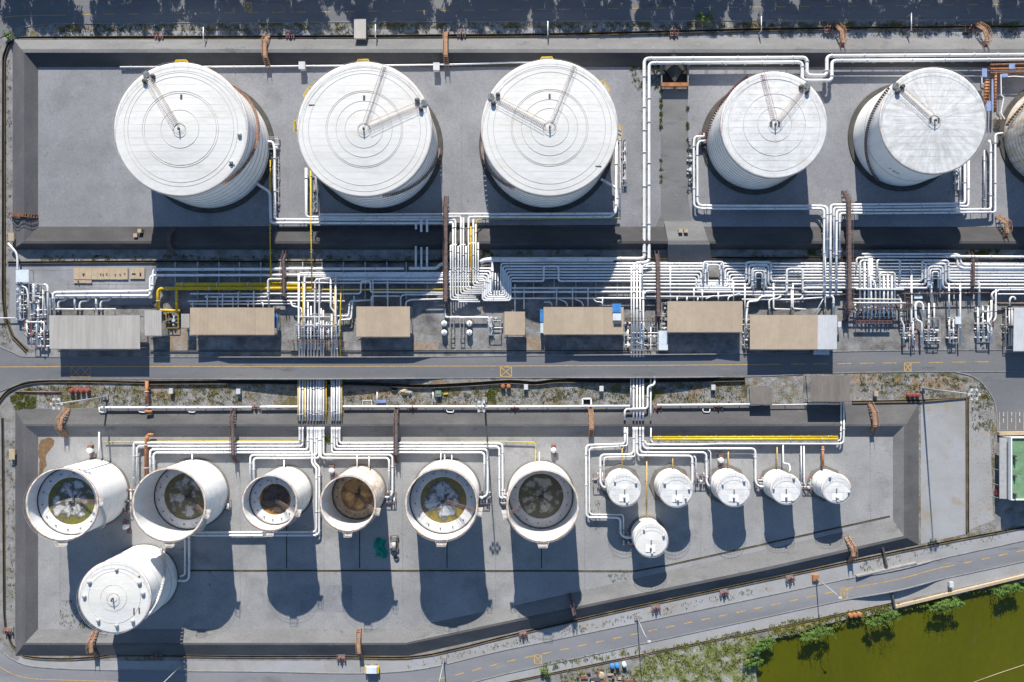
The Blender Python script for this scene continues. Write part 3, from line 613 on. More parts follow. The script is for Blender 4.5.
GB = 'large white cone roof tanks in the upper basin'
tank('cone_roof_tank', 'large white cone roof tank at the far west, beside the empty corner of the basin', 181, 129.5, 66.5, .915, GB, seams=(5.5,19,36,38,53,57), walk=(122,1.5,'salmon'), stair=(88,-52,.05,1), stairmat='rust', hatches=((-5,59,.5),(-33,60,.45)), davits=(92,), patch=((88,32,.5,1.2),(-35,62,1.5,.25)))
tank('cone_roof_tank', 'large white cone roof tank with dark stair head at its north east edge', 364.5, 129.5, 67, .917, GB, seams=(5.5,19,28,37,38.5,56,62), walk=(24,1.2,'salmon'), walk2=(72,.8,'brown'), stair=(-2,-75,.05,1), stairmat='brown', davits=(92,146,176), patch=((90,31,.5,1.2),(155,58,1.5,.2)))
tank('cone_roof_tank', 'large white cone roof tank third from the west with yellow rails at its east edge', 549.5, 128, 68, .917, GB, seams=(5.5,19,28,37,38.5,56,62), walk=(152,1.2,'salmon'), walk2=(68,.8,'brown'), stair=(178,240,.05,1), stairmat='brown', davits=(92,38,-2), patch=((90,31,.5,1.2),(-38,62,1.5,.2)))
tank('cone_roof_tank', 'off-white cone roof tank with two red-edged roof walkways forming a vee', 774, 125, 53, .928, GB, roof='roofgrey', bands=9, seams=(5,17,31,46), walk=(50,1.1,'salmon'), walk2=(103,.9,'red'), stair=(180,118,.1,1), stairmat='pinkred', patch=((180,4,.5,1.2),(0,4,.5,1.2)))
tank('cone_roof_tank', 'streaky grey roofed tank with a brown stair climbing its blank west wall', 933, 121, 53, .926, GB, roof=streak_mat('streaked_roof', 14), bands=1, seams=(5,), walk=(137,1.1,'salmon'), stair=(240,142,.05,1), stairmat='brown', patch=((180,4,.5,1.2),(0,4,.5,1.2)))
t5 = [o for o in C.objects if o.get('label','').startswith('streaky grey')][0]
for i in range(6):
    if i == 1: continue
    a = math.radians(233 + i*2.3); rw5 = 53*.926*S+.012; z0 = .6*(1-.926)*D*S
    b = MB(); hgt, wid = .85, .5; w_ = wid/rw5/2
    for (u0, u1, v0, v1) in ((-1,-.45,0,1), (-.45,.6,.78,1), (-.45,.6,.4,.58)) if i % 2 else ((-1,1,.78,1), (-.28,.28,0,.78)):
        q = [(a+u*w_, z0+v*hgt) for u, v in ((u0,v0),(u1,v0),(u1,v1),(u0,v1))]
        b.add([(rw5*math.cos(x), rw5*math.sin(x), z) for x, z in q], [(0,1,2,3)])
    b.build('painted_mark', MT['steel'], t5)
# the tank under repair that the right edge of the photograph cuts
tank('cone_roof_tank', 'banded tank under repair cut off by the right edge beside rusty scaffolding', 1097, 120, 54, .925, GB, roof='roofgrey', shell='shellold', bands=12, seams=(5,20,40), stair=(170,120,.1,1), stairmat='rust')
b = MB()

def open_tank(name, label, cx, cy, r, k, kr, rdeck, deckm, pont='pontoon', shell='shell', rim='orange', stairs=None, apron=1.6):
    bx, by = 512+(cx-512)*k, 341+(cy-341)*k; rw = r*k*S; h = (1-k)*D*S; hr = (1-kr)*D*S; n = 72
    t = thing(name, label, 'storage tank', G(bx, by), 0, 'open topped floating roof tanks in the lower basin')
    MB().lathe([(rw,.25),(rw,h)], n).build('shell', MT[shell], t)
    MB().lathe([(rw-.12,h),(rw-.12,.3)], n).build('inner_wall', MT['inner'], t)
    MB().lathe([(rw+.05,h-.1),(rw+.28,h-.1),(rw+.28,h+.06),(rw-.2,h+.06),(rw-.2,h-.1)], n).build('rim_girder', MT['shellold'], t)
    MB().ring(rw+.3, h+.02, .075, n, m=4).build('rim_angle', MT[rim], t)
    MB().lathe([(rw+apron*S,.02),(rw+apron*S*.9,.3),(rw-.05,.34)], n).build('apron', MT['apron_grey'], t)
    rp = rw-.42; rd = rdeck*kr*S
    f = MB().lathe([(rp,hr-.5),(rp,hr),(rp-.3,hr+.06),(rd+.1,hr+.12),(rd,hr+.05),(rd,hr-.3)], n).build('pontoon', MT[pont], t)
    MB().lathe([(rw-.13,hr-.1),(rw-.13,hr+.03),(rp+.02,hr-.02)], n).build('rim_seal', MT['steel'], t)
    b = MB(); b.lathe([(rd-.002,hr-.25),(rd*.5,hr-.28),(.01,hr-.3)], n); dk = b.build('deck', deckm, t)
    b = MB()
    for i in range(10):
        a = 2*math.pi*i/10+.2; b.bar(pol(math.degrees(a), rd*.12, hr-.26), pol(math.degrees(a), rd*.97, hr-.235), .06, .03)
    b.build('deck_rib', MT['brown'], dk, kind='stuff')
    for i in range(14):
        q = pol(i*25.7+7, (rp+rd)/2, hr+.1); b = MB(); b.lathe([(.16,0),(.16,.25),(.01,.27)], 8, tuple(q)); b.build('manhole', MT['steel'], f)
    b = MB(); b.lathe([(.5,0),(.5,.3),(.01,.32)], 10, (rd*.05,-rd*.06,hr-.28)); b.build('sump', MT['steel'], dk)
    for i, (dx, dy) in enumerate(((.3,.5),(-.25,-.25))):
        b = MB(); b.cbox((rd*dx*.3, rd*dy*.3, hr-.1), (.5,.9,.4)); b.build('leg_housing', MT['steel'], dk)
    # rolling ladder and gauger's platform
    dg = stairs if stairs is not None else -20
    a = pol(dg, rw-.3, h-.1); c = pol(dg, max(.5, rw-.3-(h-hr)*1.5-1.2), hr+.15); d = (c-a).normalized(); sd = Vector((-d.y,d.x,0)).normalized()*.28
    b = MB(); cnt = 14
    for i in range(cnt): q = a+(c-a)*(i+.5)/cnt; b.bar(q-sd, q+sd, .1, .04)
    for s_ in (1,-1): b.bar(a+sd*s_, c+sd*s_, .08, .14); rail(b, [a+sd*s_+(c-a)*j/6 for j in range(7)], .9, .045, 2)
    b.build('rolling_ladder', MT['brown'], t)
    pts = [pol(dg-5, rw+.3, h), pol(dg-6, rw+1.5, h), pol(dg+6, rw+1.5, h), pol(dg+5, rw+.3, h)]
    b = MB(); b.add(pts, [(0,1,2,3)]); b.add([p-Vector((0,0,.1)) for p in pts], [(3,2,1,0)]); rail(b, pts, 1.0, .05, 1); b.build('gauge_platform', MT['shellold'], t)
    b = MB(); po = helix(b, rw+.06, math.radians(dg-95 if dg < 90 else dg+95), math.radians(dg-6 if dg < 90 else dg+6), .4, h, .7); st = b.build('spiral_stair', MT['galv'], t)
    b = MB(); rail(b, po, 1.0, .05, 4); b.build('handrail', MT['galv'], st)
    # inspection platform on the south rim
    p2 = [pol(-90-9, rw+.3, h-.2), pol(-90-6, rw+1.5, h-.2), pol(-90+6, rw+1.5, h-.2), pol(-90+9, rw+.3, h-.2)]
    b = MB(); b.add(p2, [(0,1,2,3)]); b.add([p-Vector((0,0,.12)) for p in p2], [(3,2,1,0)]); rail(b, p2, 1.0, .05, 1); b.build('rim_platform', MT['shellold'], t)
    b = MB(); rail(b, circ(rw+.25, h, 54), 1.0, .03, 2); b.build('guard_rail', MT['galv'], t, kind='stuff')
    for z in (.35,.6,.82):
        MB().ring(rw+.015, h*z, .035, n, m=4).build('shell_band', MT['pontoon'], t)
    return t
lt = (.5,.51,.52)
open_tank('open_top_tank', 'open tank at the west end with mossy yellow-green water at its south edge', 62, 504.5, 35.5, .925, .944, 23.8, deck_mat('deck_a', 22.6*S, (.5,.5,.49), (.09,.085,.07), (.16,.15,.025), .0), rim='rust', stairs=5)
open_tank('open_top_tank', 'leaning-looking open tank second from the west with grey-brown stained deck deep inside', 169, 505, 36, .925, .977, 23.5, deck_mat('deck_b', 23*S, (.4,.4,.39), (.1,.088,.05), (.13,.115,.045), .0), rim='salmon', stairs=-12)
open_tank('open_top_tank', 'small open tank with nearly black deck turning orange at its south side', 269.6, 503, 27, .93, .951, 15.8, deck_mat('deck_c', 15*S, (.09,.07,.055), (.05,.032,.025), (.34,.17,.02), .0), pont='pontoon', rim='orange', stairs=-18)
open_tank('open_top_tank', 'small rusty open tank with brown deck and peeling patched walls', 348, 503.5, 27.2, .925, .979, 16.3, deck_mat('deck_r', 16*S, (.6,.37,.14), (.42,.23,.08), (.2,.1,.04), -.02), pont='pontoon_rust', shell='shellold', rim='orange', stairs=-14)
open_tank('open_top_tank', 'open tank with pale deck blotched dark green and mustard along its south rim', 441.5, 504.5, 35.5, .925, .95, 23.2, deck_mat('deck_d', 22*S, (.46,.48,.5), (.1,.1,.085), (.23,.17,.04), .02), rim='orange', stairs=-10)
open_tank('open_top_tank', 'easternmost open tank with olive-brown deck and pale cross in the middle', 542.8, 506, 35.3, .925, .984, 22.5, deck_mat('deck_e', 22*S, (.36,.35,.3), (.1,.092,.06), (.1,.088,.045), -.005), rim='salmon', stairs=192)

tank('closed_tank', 'tall white closed tank leaning out over the south west corner of the lower basin', 114.8, 597, 36, .925, 'closed tanks in the lower basin', seams=(13,26), stair=(60,-25,.05,1), stairmat='galv', rim='orange', apron=1, apronmat='apron_grey', bands=2, hatches=((30,29,.5),(85,28,.4),(148,29,.5),(178,30,.5),(8,29,.5),(-52,30,.45),(-85,28,.45),(-125,28,.45)), patch=((-35,24,.3,1.6),(-28,28,.3,1.4),(40,32,.4,.4)), rise=.09)
GS = 'small white tanks along the north of the lower basin'
def small(label, cx, cy, r, k, ap=5, dg=60, mats='roofgrey'):
    tank('small_tank', label, cx, cy, r, k, GS, roof=mats, bands=1, seams=(), hub=False, rim='salmon', apron=ap, apronmat='apron_grey', rise=.06, apronseg=8 if ap > 3 else 40,
         hatches=((-95+dg*.1,7+dg*.02,.3),(dg,13.2,.34),(dg-100-dg*.3,13,.3),(dg+95+dg*.5,12.5,.26)), patch=((-88,2,.25,1.2),(-92,10.4,.22,.9)), plate=(-96+dg*.1, 8.2))
small('small white tank at the west end of its row beside the pink valve manifold', 624.5, 489.5, 16.6, .964, 5, 30)
small('small white tank second from the west in its row on a grey octagonal pad', 676, 490, 17, .964, 5, 150)
small('small white tank at the middle of the row of five', 733.8, 489.5, 16.8, .964, 5, 40)
small('small white tank with a looped white pipe over its north edge', 786, 489, 15.2, .964, 4, 55)
small('small white tank at the east end of its row under the rusty orange pipe', 836.3, 488.5, 14.4, .964, 4.5, 120)
small('lone small white tank standing south of the row of five', 651, 540, 16.8, .969, 2.4, 20, 'roofwhite')

# ------------------------------------------------------------------ pipework
FL = {}
def pipe(label, path, w=2.4, h=5, m='pipe', group=None, name='white_pipe', support=True, flange=True, drop=None, r=None, parent=None):
    """path: 'x,y x,y@h ...' in photograph pixels; @h overrides the height"""
    pts = []; hs = []
    for tok in path.split():
        hh = h
        if '@' in tok: tok, q = tok.split('@'); hh = float(q)
        x, y = tok.split(','); pts.append(P(float(x), float(y), hh)); hs.append(hh)
    rad = w*S/2
    fp = fillet(pts, max(.45, w*S*1.15))
    b = MB(); b.tube(fp, rad, 10 if w > 2 else 8)
    o = b.build(name, MT[m], parent)
    if parent is None: tag(o, label, 'pipe', group)
    elif label: o['label'] = label
    fb = MB(); sb = MB(); nfl = 0
    for a, c in zip(pts, pts[1:]):
        d = c-a; L = d.length
        if L < 2: continue
        d.normalize()
        if flange:
            t = R.uniform(1.0, 3.0)
            while t < L-.8:
                q = a+d*t; fb.tube([q-d*.09, q+d*.09], rad*1.28+.03, 10); nfl += 1
                t += R.uniform(5.5, 12)
        if support and abs(d.z) < .2:
            t = R.uniform(1, 2.5)
            while t < L-.5:
                q = a+d*t; sd = Vector((-d.y, d.x, 0)).normalized()
                if q.z-rad > .25:
                    sb.box((q.x-.09, q.y-.09, .0), (q.x+.09, q.y+.09, q.z-rad*.9)); 
                    sb.bar(q-Vector((0,0,rad+.05))-sd*(rad+.15), q-Vector((0,0,rad+.05))+sd*(rad+.15), .16, .1)
                t += R.uniform(4.5, 6)
    if parent is None:
        if nfl: fb.build('flange', MT['pipegrey'], o, kind='stuff')
        if sb.v: sb.build('pipe_support', MT['galv'], o, kind='stuff')
    return o
def bundle(fmt, paths, group, w=2.4, h=4, **kw):
    n = len(paths)
    for i, p in enumerate(paths):
        ww = w[i] if isinstance(w, (list, tuple)) else w
        pos = ORD[i] if i < n-1 or n == 1 else 'last'
        pipe(fmt.replace('#', pos), p, ww, h, group=group, **kw)

# --- long pair along the north east, with its expansion loop
G1 = 'long white pipes round the upper tanks'
pipe('outer of two white pipes with a square loop, north of the streaky roofed tank', '490,258.6@5 640,258.6@5 644.4,258@5 644.4,58.5@8 807,57.5@8 807,75.5@8 827,75.5@8 827,55.8@8 1130,54@8', 3.4, 5, group=G1)
pipe('inner of two white pipes with a square loop, north of the streaky roofed tank', '636,263@5 649.2,262@5 649.2,62.8@8 802.3,62@8 802.3,80.5@8 832,80.5@8 832,60.5@8 1130,58.8@8', 3.2, 5, group=G1)
pipe('thin white pipe along the north basin edge behind the first three big tanks', '120,67 265,66.3 445,64.6 512,62.3 560,61.5', 1.8, 2, group=G1)
pipe('thin pale pipe running east from the vee roofed tank toward the scaffolding', '832,75.7 982,75.7 982,84 986,84', 1.0, 2, group=G1, flange=False)
# loops of the three western tanks
pipe('white pipe leaving the south east foot of the westernmost big tank', '251,180@5 269.8,192 270.7,223 449,223 453,222.6@6', 2.6, 5, group=G1)
pipe('white pipe curling out of the east side of the westernmost big tank', '264,142@4 273,141.5 274.6,150 274.8,219.5 453,219.5 455.6,220.6@7', 2.6, 5, group=G1)
pipe('white pipe down the west side of the second big tank', '306,168 306.2,217.2 460.8,216.9@6', 2.6, 5, group=G1)
pipe('white pipe running from the second big tank to the third past the brown walkway', '320,214.6 446,214.2 512,214 615,213.6 616,211 616.5,130', 2.4, 5, group=G1)
pipe('white pipe on the south side of the third big tank', '601,179@6 616.5,188 617.6,205 612,216.8 476,217 468.6,217.4@6', 2.4, 5, group=G1)
pipe('thin pale pipe beside the yellow rail at the east side of the third big tank', '614,138@3 620,136 620.4,180 620,212', 1.2, 3, group=G1)
pipe('greenish yellow pipe along the south of the third big tank', '620,218 484,219.3 476.5,220@8.5 476.5,262@8.5', 1.1, 3, 'olive', G1, 'yellow_pipe')
bundle('# from west of three white stubs entering the dark dike below the second tank', ['416,222.5 416,229@6.6','421.2,216 421.2,231.5@7','427,216.5 427,231.7@7'], 'short pipes entering the dike', 2.4, 5, flange=False, support=False)
bundle('# from west of three white stubs leaving the dark dike above a thick header', ['415.8,246@6 415.8,267','421.3,247@6 421.3,267','427,247@6 427,267'], 'short pipes leaving the dike', 2.2, 5, flange=True, support=False)
# loops of the two eastern tanks
pipe('outer white pipe turning east at the west side of the vee roofed tank', '704,136.5@5 695,136.5 693.8,142 694,206 700,208.6 818,208.6 824.2,209@8.6 824.2,245@8.6 824.4,292@7', 2.2, 5, group=G1)
pipe('inner white pipe turning east at the west side of the vee roofed tank', '706,141@5 699,141 697.4,146 697.5,203 701,205.6 822,205.8 827.4,207@8.6 827.4,258@8.6', 2.2, 5, group=G1)
bundle('# from north of four nested white pipes below the streaky roofed tank', ['965.2,136 965.2,203.4 831,204.8@8.6 830.6,245@8.6 830.8,292@7','968.8,150 968.7,206 834,207.7@8.6 834,258@8.6','989,140@5 991,145 991,209.2 837,210.4@8.6 836.6,245@8.6 836.6,291@7','1003,133@5 995.5,134 995.6,212.2 840,213.4@8.6 839.8,258@8.6'], G1, [2.2,2.0,2.2,2.0], 5)
pipe('grey conduit beside the white pipes on the west side of the tank under repair', '984.6,150 984.6,206', 1.3, 3, 'pipegrey', G1, 'grey_pipe')
pipe('thin grey conduit just east of the streaky roofed tank', '960.5,150 960.5,200', 1.3, 3, 'pipegrey', G1, 'grey_pipe')

# --- main east-west rack, western half
GR = 'pipes of the main east-west pipe rack'
pipe('topmost white pipe of the rack leaving the west yard, thick and in the shade', '53.2,308 53.2,292.4 148,291.2 152.5,290 153.4,269.4 300,269 404,268.5', 2.8, 5, group=GR)
pipe('second white pipe of the rack leaving the west yard, jogging beside the tan board pallet', '56,295.8 149,295.6 150,294 150.2,276 156,275.2 300,275 447,275 452,274', 2.5, 5, group=GR)
pipe('thick white header above the beige shelter in the west yard', '52,294 147,293.2', 2.6, 3.6, group=GR)
pipe('thick grey-white header below the three short pipes in the shade', '409,268.3 437,268.3 440,264.2 446,263', 3.2, 5, group=GR)
bundle('# from north of the plain rack pipes shaded by the second big tank', ['300,273.3 447,273.2 452,271','304,276.6 447,276.6 452,275.6','316,279.4 447,279.6 452,278.6','284,282.8 447,282.6 452,281.6'], GR, [2.6,2.4,2.4,1.8], 5)
pipe('thick yellow pipe lying along the rack from the west yard to the brown walkway', '158,311 158,288.6 200,288.4 312,288.4', 3.4, 5, 'yellow', GR, 'yellow_pipe')
pipe('dirty yellow pipe in the shade beside the thick yellow one', '176.5,284.8 298,284.6', 4.6, 4, 'olive', GR, 'yellow_pipe')
pipe('yellow pipe branch dropping to the pump pit west of the tan shelter', '176.6,289 176.6,311', 2.6, 5, 'yellow', GR, 'yellow_pipe')
pipe('short yellow pipe across the top of the pump pit', '157,310 180,310.8', 2.6, 4, 'yellow', GR, 'yellow_pipe')
pipe('thin pale yellow pipe running east along the rack past the looped pipes', '300,289.6 476,289.4', 1.5, 5, 'olive', GR, 'yellow_pipe')
pipe('thin yellow pipe crossing the dike from the first tank stair down to the rack', '270,160@4 269.8,223@5 270,243@9 271,290@5', 1.2, 5, 'yellow', GR, 'yellow_pipe')
pipe('thin yellow pipe crossing the dike beside the second big tank down to the rack', '310.6,168@4 310.8,226@6 311.2,243@9 311.8,288@5', 1.3, 5, 'yellow', GR, 'yellow_pipe')
pipe('thin yellow pipe standing among the white ones above the nested bends', '470.9,226@9 471,262@9 471,284', 1.2, 9, 'yellow', GR, 'yellow_pipe')
pipe('white pipe looping up in a square beside the slim western rack walkway', '205,296.8 266,297 268,296.6@7 268,279@8 284,279@8 284,296.8@7 286,297 333,297 334,298 334,312', 2.0, 5, group=GR)
pipe('white pipe that loops up in a narrow square above the short tan roof', '190,293.7 358,293.6 360.6,293@7 361,281@8 370.4,281@8 370.4,292@7 446,292.6', 1.6, 5, group=GR)
pipe('lowest white pipe of the western rack, ending above the first tan shelter', '188,301.2 300,300.8 345,301', 1.7, 5, group=GR)
pipe('thin white pipe just above the first tan shelter', '190,304 296,303.8', 1.2, 5, group=GR)
bundle('# from the west of the thin white drop pipes entering the first tan shelter', ['192.5,301@5 192.5,309','207,295@6 207,309','217.4,296 217.4,309','222.4,293.8@6 222.4,309','232.8,296 232.8,309','238,292@7 238,309','248,299 248,309','253.5,291@7 253.5,309','261,303@5 263,303 263,309','268.5,282@7 268.5,309'], 'drop pipes into the first tan shelter', 1.3, 6, flange=False, support=False)
bundle('# from west of three white uprights between two headers in the west yard', ['53.4,294 53.4,309','74.6,293.5 74.6,309','96,293.5 96,309'], 'uprights in the west yard', 2.0, 4, flange=True)
pipe('lower white header just above the beige shelter roof', '52,309.2 116,309.2', 1.8, 4, group=GR)
bundle('# from the west of the bent white pipes above the beige shelter', ['58,312 58,303 60,300.5 65,300.5 67,296','79.5,312 79.5,304 81.5,301 88,301 90,297','100.5,312 100.5,303 102.5,300.5 109,300.5 111.5,296'], 'bent pipes above the beige shelter', 2.0, 3, support=False)
pipe('thin dark pipe along the ground from the west yard to the pump pit', '108,305.6 160,305', .9, 1.2, 'steel', GR, 'dark_pipe', flange=False)
pipe('thin pale pipe entering the west yard from beyond the left edge', '-20,318 16,318', 1.0, 3, group=GR)
pipe('white pipe coming down beside the pale control box in the west yard', '8,243@5 16.4,253 17.4,260 17.4,318', 2.0, 4, group=GR)

bundle('# from west of the thick white pipes in the west yard manifold', ['28,318 28,296 26.4,288 22,286','34,318@4 34,286 36,284.6 46,284.6 47.6,287 47.8,330','38,300@3 38,312 38,330','43,288@3 43,318','27,322 44,322 44,346'], 'thick pipes in the west yard', [1.6,2.0,1.7,1.6,1.6], 5, support=False)
# --- verticals between rack and road, west bundle
GV = 'north-south pipes between the rack and the middle road'
bundle('# from west of the north-south white pipes left of the short tan roof', ['298.6,273.5@9 298.6,330@7 299.4,357@4','304.4,277@9 304.2,357@4','290.8,300@6 291.6,306@6 301.6,308@6 302,357@4','307.8,302@6 307.8,357@4','310.8,306@6 310.8,357@4','319,279@9 315,280@9 314.6,318@7 313.8,357@4','330,278@9 319.4,279@9 319.2,318@7 317,357@4','330.6,273.5@9 330.6,308@8 334.6,312@7 334.4,357@4','335.6,274@9 335.6,318@7 337.4,357@4','320.8,308@6 320.8,357@4','323.2,310@6 323.2,357@4','331.6,314@6 331.6,357@4'], GV, [1.8,1.6,1.8,1.6,1.6,1.7,1.7,1.8,1.7,1.4,1.4,1.5], 7, support=False)
pipe('yellow pipe between the white north-south pipes west of the short tan roof', '303,282@8 303,318@7 304,357@4', 1.2, 7, 'yellow', GV, 'yellow_pipe', support=False)
pipe('second yellow pipe among the white north-south pipes west of the short tan roof', '335,287@8 334.8,320@7 334,357@4', 1.1, 7, 'yellow', GV, 'yellow_pipe', support=False)
pipe('thin olive pipe at the east edge of the north-south bundle', '341,286@8 340,320@7 340.4,357@4', 1.0, 7, 'olive', GV, 'yellow_pipe', support=False)
pipe('upper of two stepped white pipes beside the short tan roof', '337,316@5 348.5,315.8 349.8,301 371,300', 1.7, 5, group=GV)
pipe('lower of two stepped white pipes beside the short tan roof', '338.6,334@5 338.8,319.8 351,319.4 352.4,304 352.4,300.6', 1.7, 5, group=GV)
bundle('# from the west of the white drop pipes entering the short tan roof', ['358,301 354,301@5 354,296','371.4,309 371.4,296 399.6,296','372.8,309@5 372.8,279','387.6,309@5 387.6,281','400.6,308 400.6,296 404,294.6 446,294.4','405.4,308 406,301.4 411,299.6 445,299'], 'pipes entering the short tan roof', 1.5, 6, support=False, flange=False)
pipe('grey pipe crossing among the white bends west of the short tan roof', '299,317@7 330,317', 1.4, 7, 'pipegrey', GV, 'grey_pipe', support=False)

# --- centre bundle that drops from the dike and bends into nested loops
slim = []
for x, y0, y1, x1 in ((450.6,245,299.6,478),(452.9,222.6,297.4,476),(455.4,220.6,295.4,474.5),(458.2,246,301.6,480),(460.8,217,293.4,482),(463.4,217.6,291.4,483),(466,246,289.4,484),(468.5,217.4,287.4,484.5),(473.3,219,285.4,485),(475.7,224,283.2,484),(478.2,243,281,484)):
    slim.append(f'{x},{y0}@8.6 {x},262@8.6 {x},{y1-6}@7 {x},{y1}@7 {x1},{y1}@5.4')
bundle('# from west of the slim white pipes crossing the dike by the western tall walkway', slim, 'slim pipes dropping over the dike', 1.5, 7, support=False)
bundle('# from the north of three white jumpers across the slim pipes at the dike foot', ['450,247 452,244.6 457,244.6','458.6,247 461,244.6 466,244.6','467,247 470,243 479,243'], 'white jumpers at the dike foot', 1.4, 8, support=False, flange=False)
YN = [263.4,266.3,269.2,272.1,275,277.9]
nest = []
for i, y in enumerate(YN):
    j = len(YN)-1-i      # southernmost pipe makes the outer bend
    xl, xr, yb = 482.6+1.9*j, 510.6-1.9*j, 300.4-1.75*j
    xl2, xr2, yb2 = 696.4+2.3*j, 732-2.2*j, 289.6-1.6*j
    y0 = y + 5*(1 if i < 4 else .8)
    nest.append(f'452,{y0:.1f} {xl:.1f},{y0:.1f} {xl:.1f},{yb:.1f} {xr:.1f},{yb:.1f} {xr:.1f},{y:.1f} {xl2:.1f},{y:.1f} {xl2:.1f},{yb2:.1f} {xr2:.1f},{yb2:.1f} {xr2:.1f},{y:.1f} 1130,{y+(.6 if i else 0):.1f}')
bundle('# from north of the long rack pipes with two nested U bends', nest, GR, [1.7,1.9,2.0,2.1,2.0,1.9], 5)
bundle('# from west of the short upright pipes inside the western nested U bend', ['492.6,261@6 492.6,292','495.4,273 495.4,293','498,273 498,293','500.6,273 500.6,292'], 'uprights inside the nested bend', [2.0,1.3,1.3,1.3], 6.5, support=False)
bundle('# from north of the level pipes crossing the slim pipes by the western tall walkway', ['449,276 484,276','449,281.6 480,281.6','449,287 482,287'], 'level pipes across the slim pipes', [1.6,1.6,1.6], 5)
pipe('thick white header passing east of the slim pipes at the foot of the dike', '480,262.4 484,260.2 490,259.6 613,259.4', 4.6, 5, 'pipe', GR)
pipe('white pipe looped north in a wide square between the two middle shelters', '512,281 541,281 543.8,280.6@7 543.8,266.2@8.5 558.6,266.2@8.5 558.6,280.6@7 561,281 745,281 746.4,280@7 746.4,262@9.5 771,262@9.5 771,281@7 920,281 922.4,280@7 922.4,260.6@9.5 948.6,260.6@9.5 948.6,280@7 952,281 1130,281.6', 2.0, 5, group=GR)
pipe('second of the nested white pipes looped north in squares above the white-ended shelter', '640,284.4 748,284.4 749.4,283@7 749.4,265@9.5 768.4,265@9.5 768.4,283@7 770,284.4 924,284.4 925.6,283@7 925.6,263.6@9.5 945.6,263.6@9.5 945.6,283@7 948,284.4 1130,284.8', 2.0, 5, group=GR)
pipe('third of the nested white pipes looped north in squares above the white-ended shelter', '512,288 751,288 752.4,286@7 752.4,268@9.5 765.4,268@9.5 765.4,286@7 767,288 927,288 928.6,286@7 928.6,266.6@9.5 942.6,266.6@9.5 942.6,286@7 945,288 1130,288', 2.2, 5, group=GR)
pipe('white pipe looped north in one wide square above the white-ended shelter', '512,291.8 784,292 787,291.6@7 787,269@9 802.8,269@9 802.8,291.6@7 806,292.2 842,292.4', 2.1, 5, group=GR)
pipe('lowest white pipe of the eastern rack, just above the middle shelters', '508,298.2 640,298.2 700,297.2 742,294.6 842,294.6', 1.7, 4.5, group=GR)
pipe('white square loop of pipe around the pale valve pit', '703.6,281@8 703.6,262@8 723.4,262@8 723.4,280@8', 2.0, 8, group=GR, support=False)
pipe('inner white square loop of pipe around the pale valve pit', '707.4,279@8 707.4,265@8 719.8,265@8 719.8,279@8', 1.8, 8, group=GR, support=False)
pipe('wide bright white rack pipe entering at the right edge south of the dike', '944,256.6 952,256.4 1130,257.6', 2.6, 7, group=GR)
bundle('# from north of three pipes in a nested corner east of the eastern walkway', ['862,254 956,254 960.4,255.5 960.6,262 964,265 1130,265.4','864,256.8 954,256.8 957.4,258.5 957.8,265.6 962,268.2 1130,268.4','868,260 941,260'], GR, [1.9,1.9,1.7], 6)

bundle('# from the outside of the inner loops of pipe above the white-ended roof', ['753.6,290@7 753.6,270.5@9.5 764.2,270.5@9.5 764.2,290@7','755.6,288@7 755.6,272.8@9.5 762.2,272.8@9.5 762.2,288@7'], GR, [1.6,1.5], 8, support=False)
bundle('# from the outside of the inner loops of pipe west of the slim red-brown walkway', ['930.6,290@7 930.6,269.2@9.5 940.6,269.2@9.5 940.6,290@7','932.6,288@7 932.6,271.8@9.5 938.6,271.8@9.5 938.6,288@7'], GR, [1.6,1.5], 8, support=False)
bundle('# from north of the white cross pipes over the comb of bent pipes', ['853,299 900,299.4','853,302.8 906,303','856,289 904,289.4'], GR, [1.2,1.4,1.5], 9, support=False)
bundle('# from north of the wide white pipes reaching the right edge below the dike', ['940,270.6 1130,271.2','934,273.8 1130,274.4','938,277 1130,277.8','846,285.6 918,285.6','846,281.4 918,281.4'], GR, [2.9,2.8,2.6,2.4,2.2], 4)
bundle('# from north of the lower white pipes running between the white-ended roof and the comb', ['742,299.4 790,299.6 830,297','660,284.2 698,284.4','806,286.4 852,286.6','806,282.6 852,282.8'], GR, [1.8,2.0,2.2,2.2], 4)
# --- the three pipes crossing under the dike in the east and the comb of bends beyond
bundle('# from west of three uprights between dike and rack by the eastern tall walkway', ['825,250@6 825,292','830.8,250@6 830.8,292','836.6,250@6 836.6,291'], 'upright pipes between dike and rack', 2.2, 8, support=False)
bundle('# from west in the comb of bent pipes above the brown pipe bridge', ['856.6,270 856.8,259 858.6,257.6 868,257.6','860.2,310 860.4,262 862,260.4 869,260.4 869,266','864.6,312 864.8,262','868.6,313 868.8,262 870.4,261','872,315 871.2,292 869.6,258','876,314 875.4,283 872.4,281 872,258','880,313 880,274 881.6,272.6 895,272.6 895,303','884,314 884,276','888,313 888,274','892,312 892,276','877.4,282 877.4,261 878.6,259.8 899,259.8 900,261 900,281'], 'comb of bent pipes at the pipe bridge', 1.8, 8, support=False)
bundle('# from the west of the white stubs below the brown pipe bridge', [f'{x},303 {x},{y}' for x, y in ((855.5,318),(863.8,319),(867.8,318.6),(871.6,319),(875.6,318),(879.8,318.4),(884,317),(888.6,318.5),(892.6,317))], 'stubs below the pipe bridge', 1.5, 5, support=False)

